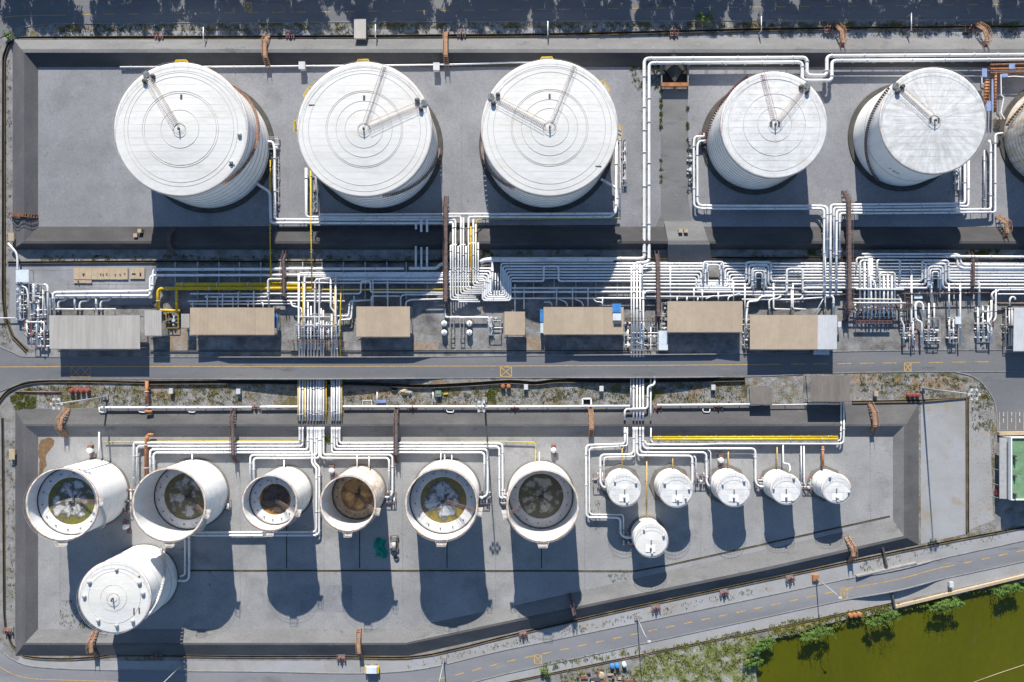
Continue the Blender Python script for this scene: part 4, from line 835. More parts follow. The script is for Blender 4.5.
# --- middle bundle x 630-655 between rack and road
bundle('# from west of the white pipes running south beside the blue sheeted roof', ['631.4,266@9 631.4,357@5','633.9,264@9 633.9,357@5','637,264@9 637,357@5','640.2,264@9 640.2,357@5','643.4,290@8 643.4,357@5','652,263@8.5 642.4,266@8.5 642.6,290@8','655,291@8 646,291@8 644.8,294@8'], GV, [1.3,1.8,1.9,1.8,1.7,1.7,1.7], 8, support=False)
bundle('# from west of the thin connections above the blue sheeted roof', ['515,314@4 515,284','524,309@4 524,287','544,302 551,302 552,306','556.6,288@7 556.6,306','558.6,299 566,302 567.6,306','572.6,288@7 572.6,306','575,299 582,302 583.4,306','588,288@7 588,306','592,297 596,301.8 602,302 603,306','602.6,297 602.6,306'], 'thin connections above the blue sheeted shelter', 1.2, 5, support=False, flange=False)
bundle('# from west of the drop pipes into the tan roof beside the pipe crossing', ['643,310 643,297 646,296.4 700,296.6','670.4,302@5 670.4,266','677,302 677.4,297','687,302 687,296.6','694,302@5 694,288','697.6,302 698,297.4','702.4,302@6 702.4,290','706,299 712,296 716,296','718.4,302@6 718.4,292','728,302 728.6,296.8 740,293.6','733.6,302@7 733.6,282','745,318@6 745,283'], 'drop pipes into the shelter east of the walkway', 1.4, 6, support=False, flange=False)
bundle('# from the west of the white bent pipes north of the white-ended shelter', ['746.4,335@4 746.4,318 748,301.6 758,301 760.6,296.4 775,296','770,316 769,301 772,298.6 778,298.6 781,296','773.6,283@7 773.6,309 790,309.4','791.6,316@4 791.6,288','793,283@7 793,308.6 806,309.4','792,284@7 802,284@7','796,299 801,299 803,296.6 802,294','814,316@4 825,296 826,316','826,296 832,296 833.6,298 833.6,316'], 'bent pipes north of the white-ended shelter', [2,1.7,1.6,1.4,1.6,1.5,1.8,1.2,2.2], 5, support=False)
pipe('white pipe around the small white vessels west of the small tan shelter', '445,299 445,316.4 447,317.2 488,317.4 489,318.6 489,335', 2.0, 4, group=GV)

# --- east pump yard
bundle('# from the west of the white uprights in the cluttered east pump yard', ['904,345@4 904,325 901,320 901,300 898,295','911.6,269@7 911.6,318 913,330 913,345','931.4,283@7 931.4,301','949.2,283@7 949.2,317','960.4,283@7 960.4,345','964,281 976,281 979.4,283 979.4,306','991.6,300 991.6,318 988,322 991.6,326 991.6,343','996,288@5 996,300 996,318 993,322'], 'uprights in the east pump yard', [1.8,1.8,1.9,1.5,1.6,2.2,1.8,1.6], 5, support=False)
pipe('white oval loop of pipe standing in the east pump yard', '921.6,345@4 921.8,322 916,320 915.4,305 917,302 921,302 923.2,305 923.4,318', 2.2, 5, group='loops in the east pump yard', support=False)
pipe('small white hook of pipe near the right edge of the pump yard', '1010,306@4 1010,299 1012,296.6 1015,297.4 1015.4,300', 1.8, 5, group='loops in the east pump yard', support=False)
pipe('white round loop of pipe beside the brown pipe bridge at the right', '994,300@4 991.4,296 993,292 998,291 998.4,289.6 1130,289.6', 1.9, 5, group='loops in the east pump yard')
pipe('grey-brown pipe lying east of the pump yard toward the right edge', '998,303.6 1130,303.4', 1.9, 4, 'brown', GR, 'brown_pipe')
pipe('thin white pipe entering at the right edge above the grey-white shelter', '998,294 1130,294', 1.3, 5, group=GR)
pipe('thin brown pipe across the top of the east pump yard', '840,294.4 990,292.6', 1.0, 7, 'brown', GR, 'brown_pipe')
bundle('# from west of the short manifold pipes in the east pump yard', ['929,303 929,344','934.4,303 934.4,330','949.4,318 949.4,340','953.6,318 953.6,344','978,307 978,343','983,307 983,338','988,307 988,331 992,335'], 'short pipes in the east pump yard', 1.4, 4, support=False)

# --- fire main and lower basin
GF = 'fire main'
pipe('long white fire main along the north edge of the lower dike, western length', '101,407.6 252,407.2', 2.4, 4, group=GF)
pipe('short length of white fire main just west of the western pipe bundle', '260,407 298,406.8', 2.6, 4, group=GF)
pipe('long white fire main along the north edge of the lower dike, central length', '343,406.6 500,406.6 630,406', 2.2, 4, group=GF)
pipe('long white fire main along the north edge of the lower dike, eastern length', '657,405.2 760,404.4', 2.4, 4, group=GF)
pipe('thin white pipe under the corrugated shelter roof at the east', '764,405 846,403.6', .9, 4, group=GF, flange=False)
GL = 'white pipes of the lower basin'
pre = lambda x: f'{x},378@4 {x},405@4 {x},420.6@6.4'
bundle('# from west of the white pipes leaving the road in the western bundle', [pre(x) for x in (299.6,302.6,305.3,307.8,310.6,313.6,316.6,319,321,323.4,331.7,334,336.8,339.4)], 'pipes between road and lower dike, west', [2,1.8,1.1,1.8,1.8,1.9,2.1,1.9,1.7,1.9,1.9,1.7,1.9,2], 4, flange=True)
bundle('# from west of the yellow pipes in the western bundle below the road', [pre(x) for x in (297.8,304.2,326,341.6)], 'yellow pipes between road and lower dike', 1.0, 4, m='yellow', name='yellow_pipe', flange=False)
post = lambda x: f'{x},427.5@5.6 {x},432@4.2'
pipe('outermost white pipe feeding the westernmost open tank', f'{post(299.6)} 299.6,442.6 134,442.8 133.6,445 133.6,489', 2.1, 4.2, group=GL)
pipe('second white pipe feeding the westernmost open tank', f'{post(302.6)} 302.6,446 139,446 137,448 137,489', 2.0, 4.2, group=GL)
pipe('outer white pipe feeding the second open tank from the north', f'{post(307.8)} 307.8,449.4 152,449.4 150,451.4 150,486', 2.1, 4.2, group=GL)
pipe('inner white pipe feeding the second open tank from the north', f'{post(310.6)} 310.6,452.6 155.4,452.6 153.4,454.6 153.4,484', 2.1, 4.2, group=GL)
pipe('outer white pipe bending down beside the black decked tank', f'{post(316.8)} 316.8,455 252.4,455 250.2,457 250,492', 2.1, 4.2, group=GL)
pipe('inner white pipe bending down beside the black decked tank', f'{post(319.2)} 319.2,458 255.6,458 253.5,460 253.4,489', 2.1, 4.2, group=GL)
pipe('white pipe jogging between the two small open tanks, then running west', f'{post(312)} 312,464 316.4,468 316.4,530 313.6,532.2 192,532.6 189,535 188.8,578 186,581 178,581', 2.1, 4.2, group=GL)
pipe('white companion pipe beside the one that jogs between the two small open tanks', f'{post(314.6)} 314.6,463 319.2,467 319.2,533 316,535.4 196,535.6 192,535 185,535 184.8,575 180,576.6', 1.9, 4.2, group=GL)
pipe('outer white pipe feeding the rusty open tank', f'{post(323.4)} 323.4,454.8 390,454.8 392.4,457 392.4,494 389,497.4 385,497', 2.1, 4.2, group=GL)
pipe('inner white pipe feeding the rusty open tank', f'{post(320.8)} 320.8,458 387,458 389,460 389,494', 2.0, 4.2, group=GL)
pipe('outer white pipe feeding the mustard rimmed open tank', f'{post(334.2)} 334.2,449.2 485,449.2 487.6,451.4 487.8,494 484,497.4 478,497', 2.1, 4.2, group=GL)
pipe('inner white pipe feeding the mustard rimmed open tank', f'{post(331.8)} 331.8,452.4 482,452.4 484.4,454.4 484.4,494', 2.0, 4.2, group=GL)
pipe('outer white pipe feeding the easternmost open tank', f'{post(339.4)} 339.4,443.2 499.8,443.2 502.4,445.4 502.6,497 506,498', 2.1, 4.2, group=GL)
pipe('inner white pipe feeding the easternmost open tank', f'{post(336.8)} 336.8,446.4 497,446.4 499.3,448.6 499.4,497 503,498.5', 2.0, 4.2, group=GL)
pipe('thin pale yellow pipe along the foot of the lower dike, western length', '104,442@2 200,441 300,441', 1.0, 2.5, 'olive', GL, 'yellow_pipe', flange=False)
pipe('thin yellow pipe along the lower dike foot ending at the last open tank', '341,442 500,441.5 534,442.4 535.4,444 535.4,462', 1.0, 2.5, 'olive', GL, 'yellow_pipe', flange=False)
bundle('# from the west of the short foam pipes rising against the open tank walls', ['99,432@2 99,457@6','192,452@2 192,459@8','284,458@2 284,468@10','357,452@3 357,467@10','369,454@3 369,467@10','440.8,449@3 440.8,463@12','444.6,454@3 444.6,463@12','451.8,454@3 451.8,463@10','539.4,452@3 539.4,463@10'], 'foam pipes at the open tanks', [1.6,1.5,1.6,1.1,1.2,1.1,1.2,1.1,1.2], 4, support=False, flange=False)
pipe('bright yellow foam pipe against the mustard rimmed open tank', '441,449@3 441,465@12', 1.0, 4, 'yellow', GL, 'yellow_pipe', flange=False, support=False)
pipe('bright yellow foam pipe against the easternmost open tank', '535.6,449@3 535.6,465@12', 1.0, 4, 'yellow', GL, 'yellow_pipe', flange=False, support=False)
pipe('bright orange pipe south of the dike beside the second open tank', '147,436@5 147,440 146.2,441 146.2,490@4', 3.6, 4, 'orange', GL, 'orange_pipe')
pipe('bright orange pipe climbing the verge to the lower dike from the road', '146.6,381@4 146.6,404@5', 3.2, 4, 'orange', GL, 'orange_pipe')
pipe('orange elbow on the north crest of the lower dike near the second open tank', '145,411.6@6 152,411.6', 3, 5, 'orange', GL, 'orange_pipe', support=False)
pipe('orange elbow at the inner foot of the lower dike near the second open tank', '147,437@4 148,434.6 154,434.8', 3, 4, 'orange', GL, 'orange_pipe', support=False)

# east group of the lower basin
bundle('# from west of the white pipes leaving the road in the eastern bundle', ['630.9,378 630.9,406@3']+[pre(x) for x in (633.6,636.9,640.1,643.1,650.8)], 'pipes between road and lower dike, east', [1.2,2,2,2,2,1.6], 4)
pipe('white pipe crossing over the east bundle in an S bend to the lower dike', '654.6,377@5 654.6,384.8@6.5 648,386.4@6.5 647.6,408.4@6.5 626.4,409.2@6.5 624.8,411 624.8,420@6.4', 2.1, 6.5, group=GL, support=False)
pipe('outer white pipe down the west side of the small tanks to the lone tank', '625,427.6@5.6 625,442 623,444 588.4,445 586.2,447.4 586.4,515 588.4,517.4 618,517.8 620.4,520 620.6,534 624,537.6 634,538', 2.1, 4.2, group=GL)
pipe('thin white companion pipe down the west side of the small tanks to the lone tank', '627.4,427.6@5.6 627.4,445.6 591,448 589.4,450 589.5,513 592,514.6 622.4,514.8 623.4,517 623.6,530', 1.3, 4.2, group=GL, flange=False)
pipe('white pipe bending west to the first small tank', f'{post(633.6)} 633.6,452 631,454.4 602.6,454.8 600.4,457 600.4,483 603,487.4 608,487.6', 2.1, 4.2, group=GL)
pipe('thin white pipe beside the bend to the first small tank', f'{post(635)} 635,456.4 605.6,457.2 604,459 604,482', 1.2, 4.2, group=GL, flange=False)
pipe('white pipe bending east to the second small tank', f'{post(636.9)} 636.9,453 639,455.4 690.4,455.8 692.4,458 692.6,483 690,486.6', 2.1, 4.2, group=GL)
pipe('white pipe bending east to the middle small tank', f'{post(640.1)} 640.1,450 642.4,452.4 704,452.4 706.4,454.6 706.6,483 710,487', 2.1, 4.2, group=GL)
pipe('thin white pipe dropping beside the second small tank', '694,456 696,458 696,484', 1.2, 4.2, group=GL, flange=False)
pipe('thin white pipe dropping beside the middle small tank', '708,449.6 710.8,452 710.8,484', 1.2, 4.2, group=GL, flange=False)
pipe('white pipe bending east to the gap before the looped pipe tank', f'{post(643.1)} 643.1,446 645.4,448.4 753,448.6 755.4,450.6 755.6,482 758,486 764,487', 2.1, 4.2, group=GL)
pipe('white pipe along the yellow one to the far east end of the lower basin', '645,441@4 646.4,444.6 700,444.6 720,443.6 841,443.8 843.6,442 844,433@5 844,402@5', 1.9, 4.2, group=GL)
pipe('thin white pipe above the yellow one turning to the corrugated shelter', '651,428@5.6 651,441 653,442.2 664,442.2 666,439.6 700,441 840,440.6 841,438 841.4,402@5', 1.3, 4.4, group=GL)
pipe('thick yellow pipe along the north side of the small tanks', '653,439.2@5 837.6,439.2@5', 2.6, 5, 'yellow', GL, 'yellow_pipe')
pipe('thin yellow pipe just north of the thick one above the small tanks', '653,437@5 838,436.6@5', 1.5, 5, 'olive', GL, 'yellow_pipe')
bundle('# from the west of the yellow pipes feeding the small tanks from the north', ['622.2,446@3 622.2,468@6','672.8,456@3 672.8,468@6','728.4,450@3 728.4,467@6','777.2,447@3 777.2,467@6'], 'yellow feeds of the small tanks', 1.3, 4, m='ochre', name='yellow_pipe', support=False, flange=False)
pipe('long pale yellow pipe to the lone small tank', '646.8,457@2 646.8,519@4', 1.4, 3, 'ochre', GL, 'yellow_pipe', flange=False)
pipe('rusty orange pipe feeding the easternmost small tank', '823,446@4 823,467@6', 2.4, 5, 'orange', GL, 'orange_pipe', support=False)
pipe('white looped pipe over the north edge of the fourth small tank', '783.2,444@4 783.4,463@7 789,464@18 790.6,468@24 789,473@24.5', 1.3, 5, group=GL, support=False, flange=False)
bundle('# from west of two thin white pipes between the fourth and fifth small tanks', ['801.4,446 801.4,482','804.2,446 804.2,483 807,487'], 'thin drops between the small tanks', 1.2, 4.2, flange=False)
bundle('# from west of two short white stand pipes on the verge below the road', ['377,392@1 377,404','433,392@1 433,402'], 'short stand pipes on the verge', 1.0, 2, flange=False, support=False)

# sleepers carrying the main rack
GSL = 'concrete sleepers under the main rack'
for i, x in enumerate(range(176, 1010, 21)):
    x = x + R.uniform(-1,1); y0 = 262 if x > 160 else 288; y1 = 299
    b = MB(); a = P(x, y0, 2.4); c = P(x, y1, 2.4); b.bar(a, c, .3, .35)
    for t in (.1,.5,.9):
        q = a+(c-a)*t; b.box((q.x-.15,q.y-.15,0),(q.x+.15,q.y+.15,q.z))
    tag(b.build('pipe_sleeper', MT['galv']), 'pale cross beam under the main pipe rack, ' + ORD[i] + ' from the west', 'pipe support', GSL)

# ------------------------------------------------------------------ shelters
def shelter(label, x0, y0, x1, y1, m, h=14, name='pump_shelter', pw=9.5, slope=.02, under=True, odd=None, cat='shelter', axis='x', group='roofed shelters along the road'):
    a = P(x0, y1, h); c = P(x1, y0, h); cx, cy = (a.x+c.x)/2, (a.y+c.y)/2; W = c.x-a.x; L = c.y-a.y; H = h*S
    t = thing(name, label, cat, (cx, cy, 0), 0, group)
    n = max(1, round((x1-x0)/pw)); pwm = W/n
    b = MB(); rb = 7
    zt = lambda y: H + slope*(y+L/2) 
    prof = []
    for i in range(rb):
        u = pwm*i/rb; prof += [(u,0),(u+pwm/rb*.62,0),(u+pwm/rb*.7,.055),(u+pwm/rb*.92,.055)]
    prof.append((pwm,0))
    v = []
    for u, z in prof: v.append((u, -L/2, zt(-L/2)+z)); v.append((u, L/2, zt(L/2)+z))
    b.add(v, [(2*i, 2*i+2, 2*i+3, 2*i+1) for i in range(len(prof)-1)])
    v2 = [(0,-L/2,zt(-L/2)-.06),(pwm,-L/2,zt(-L/2)-.06),(pwm,L/2,zt(L/2)-.06),(0,L/2,zt(L/2)-.06)]; b.add(v2, [(3,2,1,0)])
    me = None
    for i in range(n):
        mm = m
        if odd and (x0+(x1-x0)*(i+.5)/n) > odd[0]: mm = odd[1]
        if me is None or mm != m:
            o = b.build('roof_panel', MT[mm], t)
            if mm == m: me = o.data
        else:
            o = bpy.data.objects.new('roof_panel', me); C.objects.link(o); o.parent = t
        o.location = (-W/2 + i*pwm, R.uniform(-.02,.02), R.uniform(0,.012))
        if odd and mm != m: o['label'] = 'paler roof panel at the east end'
    b = MB()
    for y in (-L/2+.06, L/2-.06): b.box((-W/2+.05, y-.06, zt(y)-.24), (W/2-.05, y+.06, zt(y)-.075))
    b.build('eaves_beam', MT['galv'], t)
    MB().box((-W/2, -L/2-.2, zt(-L/2)-.2), (W/2, -L/2-.025, zt(-L/2)-.03)).build('gutter', MT['greyroof'], t)
    b = MB(); k = max(2, round(W/5)+1)
    for i in range(k):
        for y in (-L/2+.3, L/2-.3):
            x = -W/2+.3+(W-.6)*i/(k-1); MB().box((x-.1,y-.1,0),(x+.1,y+.1,zt(y)-.2)).build('column', MT['galv'], t)
    MB().box((-W/2-.3,-L/2-.6,.028),(W/2+.3,L/2+.2,.16)).build('floor_slab', MT['yard_work'], t)
    return t
shelter('long beige ribbed roof at the west end of the row beside the pump yard', 49.5, 315.3, 140, 348.7, 'beige', 13.6)
shelter('small beige roof just east of the long beige one', 144.6, 310.3, 161.6, 335.6, 'beige', 13, pw=17, group='small roofs')
shelter('tan roof next to the yellow pipes and pump pit', 190.2, 307.6, 274.4, 334.6, 'tan', 13.6)
shelter('tiny pale roof attached to the west side of a tan roof above the pump pit', 181.2, 313.8, 189.6, 327.8, 'beige', 11, pw=9, group='small roofs')
shelter('short tan roof west of the small white vessels', 356.4, 306.5, 410, 336.6, 'tan', 13.6)
shelter('smallest tan roof standing between the white vessels and a blue edged shelter', 504.6, 311.6, 525, 334.8, 'tan', 13, group='small roofs')
shelter('tan roof with blue sheets at both ends, right of the smallest tan roof', 543.5, 307, 623.6, 334.2, 'tan', 14, odd=(613, 'tan'))
shelter('tan roof immediately east of the brown walkway and pipe crossing', 667.4, 301.3, 742.6, 332, 'tan', 14)
shelter('wide tan roof ending in a white strip by the tall brown walkway', 750, 315, 837, 349.2, 'tan', 12.5, odd=(822, 'whiteroof'))
shelter('grey-white roof cut off by the right edge beside the pump yard', 1013.6, 307.6, 1062, 351, 'whiteroof', 13)
shelter('grey-brown corrugated roof standing over the lower dike', 811, 375.4, 850, 401.2, 'greyroof', 15, slope=.03)
shelter('small grey flat roof beside the fire main west of the corrugated shelter', 751, 387.6, 772.2, 404.2, 'greyroof', 9, group='small roofs')
shelter('pale grey roofed hut at the drain north of the second big tank', 354, 19, 366, 38.2, 'beige', 8, pw=12, name='guard_hut', cat='hut', group='small roofs')
shelter('white canopy strip south of the tan shelter with the white end', 814, 346, 829.6, 354.6, 'palesheet', 8, pw=8, group='small roofs')
shelter('white panel roof at the road beside the shelter east of the pipe crossing', 658.6, 330.6, 668, 350, 'palesheet', 8, pw=9, group='small roofs')
# coloured sheets at shelter ends
def sheetbox(name, label, x0, y0, x1, y1, h, m, th=.12, cat='sheet', group=None, legs=True, tilt=0.0):
    a = P(x0, y1, h); c = P(x1, y0, h); cx, cy = (a.x+c.x)/2, (a.y+c.y)/2
    t = thing(name, label, cat, (cx, cy, 0), 0, group); W, L = c.x-a.x, c.y-a.y; z = h*S
    b = MB(); nx = 6
    v = []
    for i in range(nx+1):
        for j in (0,1): v.append((-W/2+W*i/nx, -L/2+L*j, z+(.05 if i % 2 else 0)+tilt*j))
    b.add(v, [(2*i,2*i+2,2*i+3,2*i+1) for i in range(nx)]); b.box((-W/2,-L/2,z-th-.02),(W/2,L/2,z-.02)); b.build('panel', MT[m], t)
    if legs:
        for sx in (-1,1):
            for sy in (-1,1): MB().box((sx*(W/2-.12)-.06, sy*(L/2-.12)-.06, 0), (sx*(W/2-.12)+.06, sy*(L/2-.12)+.06, z-th)).build('leg', MT['galv'], t)
    return t
sheetbox('plastic_sheet', 'bright blue sheet lying at the north east corner of a tan roof', 612.6, 303.6, 621, 312.4, 15.6, 'blue', group='coloured sheets')
sheetbox('plastic_sheet', 'white sheet lying just south of a bright blue one on the tan roof', 613, 313.4, 621, 320.4, 15.8, 'palesheet', group='coloured sheets', legs=True)
sheetbox('plastic_sheet', 'dark sheet with pale edge below the white sheet on the tan roof', 613.6, 321, 621.6, 324, 15.6, 'steel', group='coloured sheets')
sheetbox('plastic_sheet', 'narrow blue screen at the west end of the blue edged tan shelter, upper piece', 540, 309, 543.2, 322, 9, 'blue', group='coloured sheets')
sheetbox('plastic_sheet', 'narrow pale blue screen at the west end of the blue edged tan shelter, lower piece', 540.4, 323, 543.4, 333, 9, 'palesheet', group='coloured sheets')
sheetbox('plastic_sheet', 'small blue screen at the east end of the tan roof beside the yellow pipes', 273.4, 313.6, 277, 328, 9, 'blue', group='coloured sheets')
sheetbox('control_box', 'pale control cabinet roof in the north of the west pump yard', 15.6, 269.6, 28.6, 282, 7, 'palesheet', cat='cabinet', group='cabinets')
sheetbox('control_box', 'small pale blue cabinet among the pipes of the east pump yard', 955.6, 316.6, 961.4, 324, 7, 'palesheet', cat='cabinet', group='cabinets')
sheetbox('control_box', 'white panel box beside the comb of bent pipes', 914.6, 295, 922.6, 298.6, 6, 'palesheet', cat='cabinet', group='cabinets')
sheetbox('control_box', 'small white cabinet at the east end of the tan shelter by the tall walkway', 838, 321.6, 841.6, 327, 7, 'palesheet', cat='cabinet', group='cabinets')
sheetbox('control_box', 'cream junction box on the western edge above the yard pipe', 8, 232.6, 13.6, 240.8, 6, 'timber', cat='cabinet', group='cabinets')
sheetbox('control_box', 'cream box on the strip beside the drain, west of the westernmost open tank', 8.6, 449, 14.4, 459.6, 4, 'timber', cat='cabinet', group='cabinets')
for lab, x, y in (('pale box on the gravel verge below the middle road, west of the orange pipe end', 170.5, 391), ('pale box on the gravel verge close to the western brown walkway', 238, 391.4), ('pale box on the verge east of the two orange drums', 526, 387), ('small pale box on the verge just west of the S bend pipe', 601.6, 388.6), ('small pale box on the verge east of the S bend pipe', 713.6, 387.4), ('yellowish box on the verge beside the eastern rusty bridge', 876.6, 393.6), ('small white box on the pond side strip beside the pale beam', 952, 585)):
    sheetbox('junction_box', lab, x-2, y-2.6, x+2, y+2.6, 4, 'timber' if 'yellow' in lab else 'whiteroof', .5, 'box', 'boxes on the verge')

# green roofed building at the right edge
t = thing('green_roof_building', 'low building with green coated roof and white edges at the right edge', 'building', tuple(G(1040, 462)))
def loc(px, py, h): return tuple(P(px, py, h) - Vector(G(1040, 462)))
hb = 15
a = P(1011, 499, hb); c = P(1075, 438, hb); ox, oy = t.location.x, t.location.y
MB().box((a.x-ox, a.y-oy, 0), (c.x-ox, c.y-oy, hb*S)).build('wall', MT['galv'], t)
b = MB(); ys = [438, 453, 474.5, 499]
for i in range(3):
    q0 = P(1012, ys[i+1]-.25, hb); q1 = P(1074, ys[i]+.25, hb); MB().box((q0.x-ox, q0.y-oy, hb*S+.004), (q1.x-ox, q1.y-oy, hb*S+.05)).build('roof_panel', MT['court'], t)
for (x0,y0,x1,y1) in ((1010,437,1011.2,500),(1011.4,437,1076,438),(1011.4,499,1076,500)):
    q0 = P(x0, y1, hb); q1 = P(x1, y0, hb); MB().box((q0.x-ox, q0.y-oy, hb*S-.5), (q1.x-ox, q1.y-oy, hb*S+.45)).build('parapet', MT['white'], t)
for y in (456, 460, 476, 494, 496.5):
    q = P(1014, y, hb); b = MB(); b.cbox((q.x-ox, q.y-oy, hb*S+.3), (.7, .55, .5)); b.tube([(q.x-ox, q.y-oy, hb*S+.5), (q.x-ox, q.y-oy, hb*S+1.0)], .2, 8); b.build('roof_vent', MT['steel'], t)
b = MB(); q = G(1003.5, 452); b.box((q.x-ox-.5, q.y-oy-1.6, 0), (q.x-ox+.5, q.y-oy+1.4, 2.2)); b.cbox((q.x-ox+.9, q.y-oy, 1.6), (.9,.7,.7)); b.build('wall_unit', MT['motor'], t)
q0 = P(1001, 499, 10); q1 = P(1009.6, 438, 10)
b = MB(); b.add([(q0.x-ox, q0.y-oy, 2.2), (q1.x-ox, q0.y-oy, 3.0), (q1.x-ox, q1.y-oy, 3.0), (q0.x-ox, q1.y-oy, 2.2)], [(0,1,2,3)]); b.add([(q0.x-ox, q0.y-oy, 2.1), (q1.x-ox, q0.y-oy, 2.9), (q1.x-ox, q1.y-oy, 2.9), (q0.x-ox, q1.y-oy, 2.1)], [(3,2,1,0)])
b.build('lean_to_roof', MT['galv'], t)
for y in (440, 455, 470, 485, 498):
    q = P(998.4, y, 8); MB().box((q.x-ox-.05, q.y-oy-.05, 0), (q.x-ox+.05, q.y-oy+.05, 2.15)).build('lean_to_post', MT['galv'], t)
q = G(997.6, 491.6); b = MB(); b.box((q.x-.9,q.y-.65,0),(q.x+.9,q.y+.65,1.0)); b.box((q.x-.95,q.y-.7,1.0),(q.x+.95,q.y+.7,1.12)); tag(b.build('hose_cabinet', MT['red']), 'dark red cabinet at the south west corner of the green roofed building', 'cabinet')
b = MB(); b.bar(G(997,433.4)+Vector((0,0,.5)), G(1040,432.6)+Vector((0,0,.5)), .9, 1.0); tag(b.build('low_wall', MT['timber']), 'peach coloured low wall between the parking bays and the green roof', 'wall')

# ------------------------------------------------------------------ stairs over the dikes and elevated walkways
def crossover(label, p0, p1, w, top, m='salmon', name='crossover_stair', group='stair bridges over the dikes', flat=None, bend=None):
    """stair up from p0, deck across, stair down to p1 (ground pixels)"""
    pts = [p0] + (bend or []) + [p1]
    A = [G(*p) for p in pts]; t = thing(name, label, 'walkway', tuple((A[0]+A[-1])/2), 0, group); O = Vector(t.location)
    Ls = [0]
    for a, c in zip(A, A[1:]): Ls.append(Ls[-1]+(c-a).length)
    L = Ls[-1]; z = top*S; run = min(L*.3, z*1.1); ww = w*S/2
    def at(s):
        for i in range(len(A)-1):
            if s <= Ls[i+1] or i == len(A)-2:
                d = (A[i+1]-A[i]).normalized(); return A[i]+d*(s-Ls[i])-O, d
    def zz(s): return z*min(1, s/run, (L-s)/run) if run > 0 else z
    b = MB(); n = max(6, int(L/.42)); up = []
    sides = [[], []]
    for i in range(n):
        s = L*(i+.5)/n; q, d = at(s); sd = Vector((-d.y, d.x, 0))*ww; zc = max(.1, zz(s)); q = q+Vector((0,0,zc))
        flatp = run < s < L-run
        b.bar(q-sd, q+sd, (L/n)*(.93 if flatp else .8), .06)
    b.build('tread', MT[m], t, kind='stuff')
    for s_, nm in ((1,'handrail'),(-1,'handrail')):
        b = MB(); pp = []; k = max(5, int(L/1.2))
        for i in range(k+1):
            s = L*i/k; q, d = at(min(s, L-1e-4)); pp.append(q+Vector((-d.y,d.x,0))*ww*s_+Vector((0,0,max(.1,zz(s)))))
        rail(b, pp, 1.05, .07, 1)
        for a, c in zip(pp, pp[1:]): b.bar(a-Vector((0,0,.1)), c-Vector((0,0,.1)), .08, .2)
        b.build(nm, MT[m], t)
    for fr in (.3, .7) if L < 14 else [(.12+.76*i/int(L/5)) for i in range(int(L/5)+1)]:
        q, d = at(L*fr)
        for s_ in (1,-1):
            g = q+Vector((-d.y,d.x,0))*ww*.85*s_; MB().box((g.x-.08,g.y-.08,0),(g.x+.08,g.y+.08,max(.2,zz(L*fr)-.05))).build('leg', MT['steel'], t)
    return t
for lab, p0, p1, bd, m in (
    ('rusty orange stair bridge over the north dike between the first two big tanks', (268.4,35), (269.2,69), [(267,47)], 'salmon'),
    ('rusty orange stair bridge over the north dike between the second and third big tanks', (446,31), (446.6,68), None, 'salmon'),
    ('curved orange stair bridge over the north dike between the vee and streaky roofed tanks', (836,25), (838.6,54), [(839.4,40)], 'salmon'),
    ('curved orange stair bridge over the north dike east of the streaky roofed tank', (976,24), (980.4,54), [(982,40)], 'salmon'),
    ('red-brown stair bridge over the western side of the upper dike', (12,216.6), (38,216.6), None, 'rust'),
    ('thin purple-brown stair bridge on the shaded south slope below the first big tank', (174.4,228), (175.4,256), [(172.6,242)], 'brown'),
    ('curved orange stair bridge over the south side of the upper dike near the right edge', (997,216), (1000.6,242), [(1001.6,226)], 'salmon'),
    ('curved orange stair bridge over the lower dike near its north west corner', (68.4,408), (66.6,437), [(64.6,424)], 'salmon'),
    ('straight orange stair bridge over the lower dike west of the small tanks', (590,405), (590.6,437), None, 'salmon'),
    ('curved pale red stair bridge over the lower dike at its north east corner', (869,402), (871.4,434), [(870.4,416)], 'salmon'),
    ('brown stair bridge over the diagonal dike south of the easternmost open tank', (569.6,593), (575.6,620), None, 'brown'),
    ('orange stair bridge over the diagonal dike south of the easternmost small tank', (845.4,535), (849.4,562), [(849.6,548)], 'salmon'),
    ('orange stair bridge over the south dike below the rusty open tank', (359.4,628), (361.6,658), None, 'salmon'),
    ('pink stair bridge over the south dike below the tall leaning closed tank', (97,629), (97,657), [(95.4,642)], 'salmon')):
    crossover(lab, p0, p1, 4.2 if 'brown' not in lab else 3.2, 8.4, m, bend=bd)
for lab, p0, p1, w, top in (
    ('tall brown walkway over the dike and rack beside the slim white pipes', (446.4,196), (446.4,313), 4.0, 10),
    ('tall brown walkway over the dike and rack in the east beside the comb of bends', (843.6,191), (844.4,322), 4.4, 11),
    ('brown walkway crossing the rack east of the middle pipe bundle', (655.6,251), (656.6,326), 3.4, 9),
    ('slim brown walkway crossing the rack below the first two big tanks', (286,251), (286.6,306), 2.8, 9),
    ('slim red-brown walkway crossing the rack near the right edge', (967.6,252), (968,296), 2.8, 9),
    ('brown walkway over the lower dike north east of the second open tank', (235.6,406), (236.4,463), 3.2, 9),
    ('brown walkway over the lower dike just east of the western pipe bundle', (397.6,404), (397,463), 3.4, 9)):
    crossover(lab, p0, p1, w, top, 'brown', 'elevated_walkway', 'elevated brown walkways')
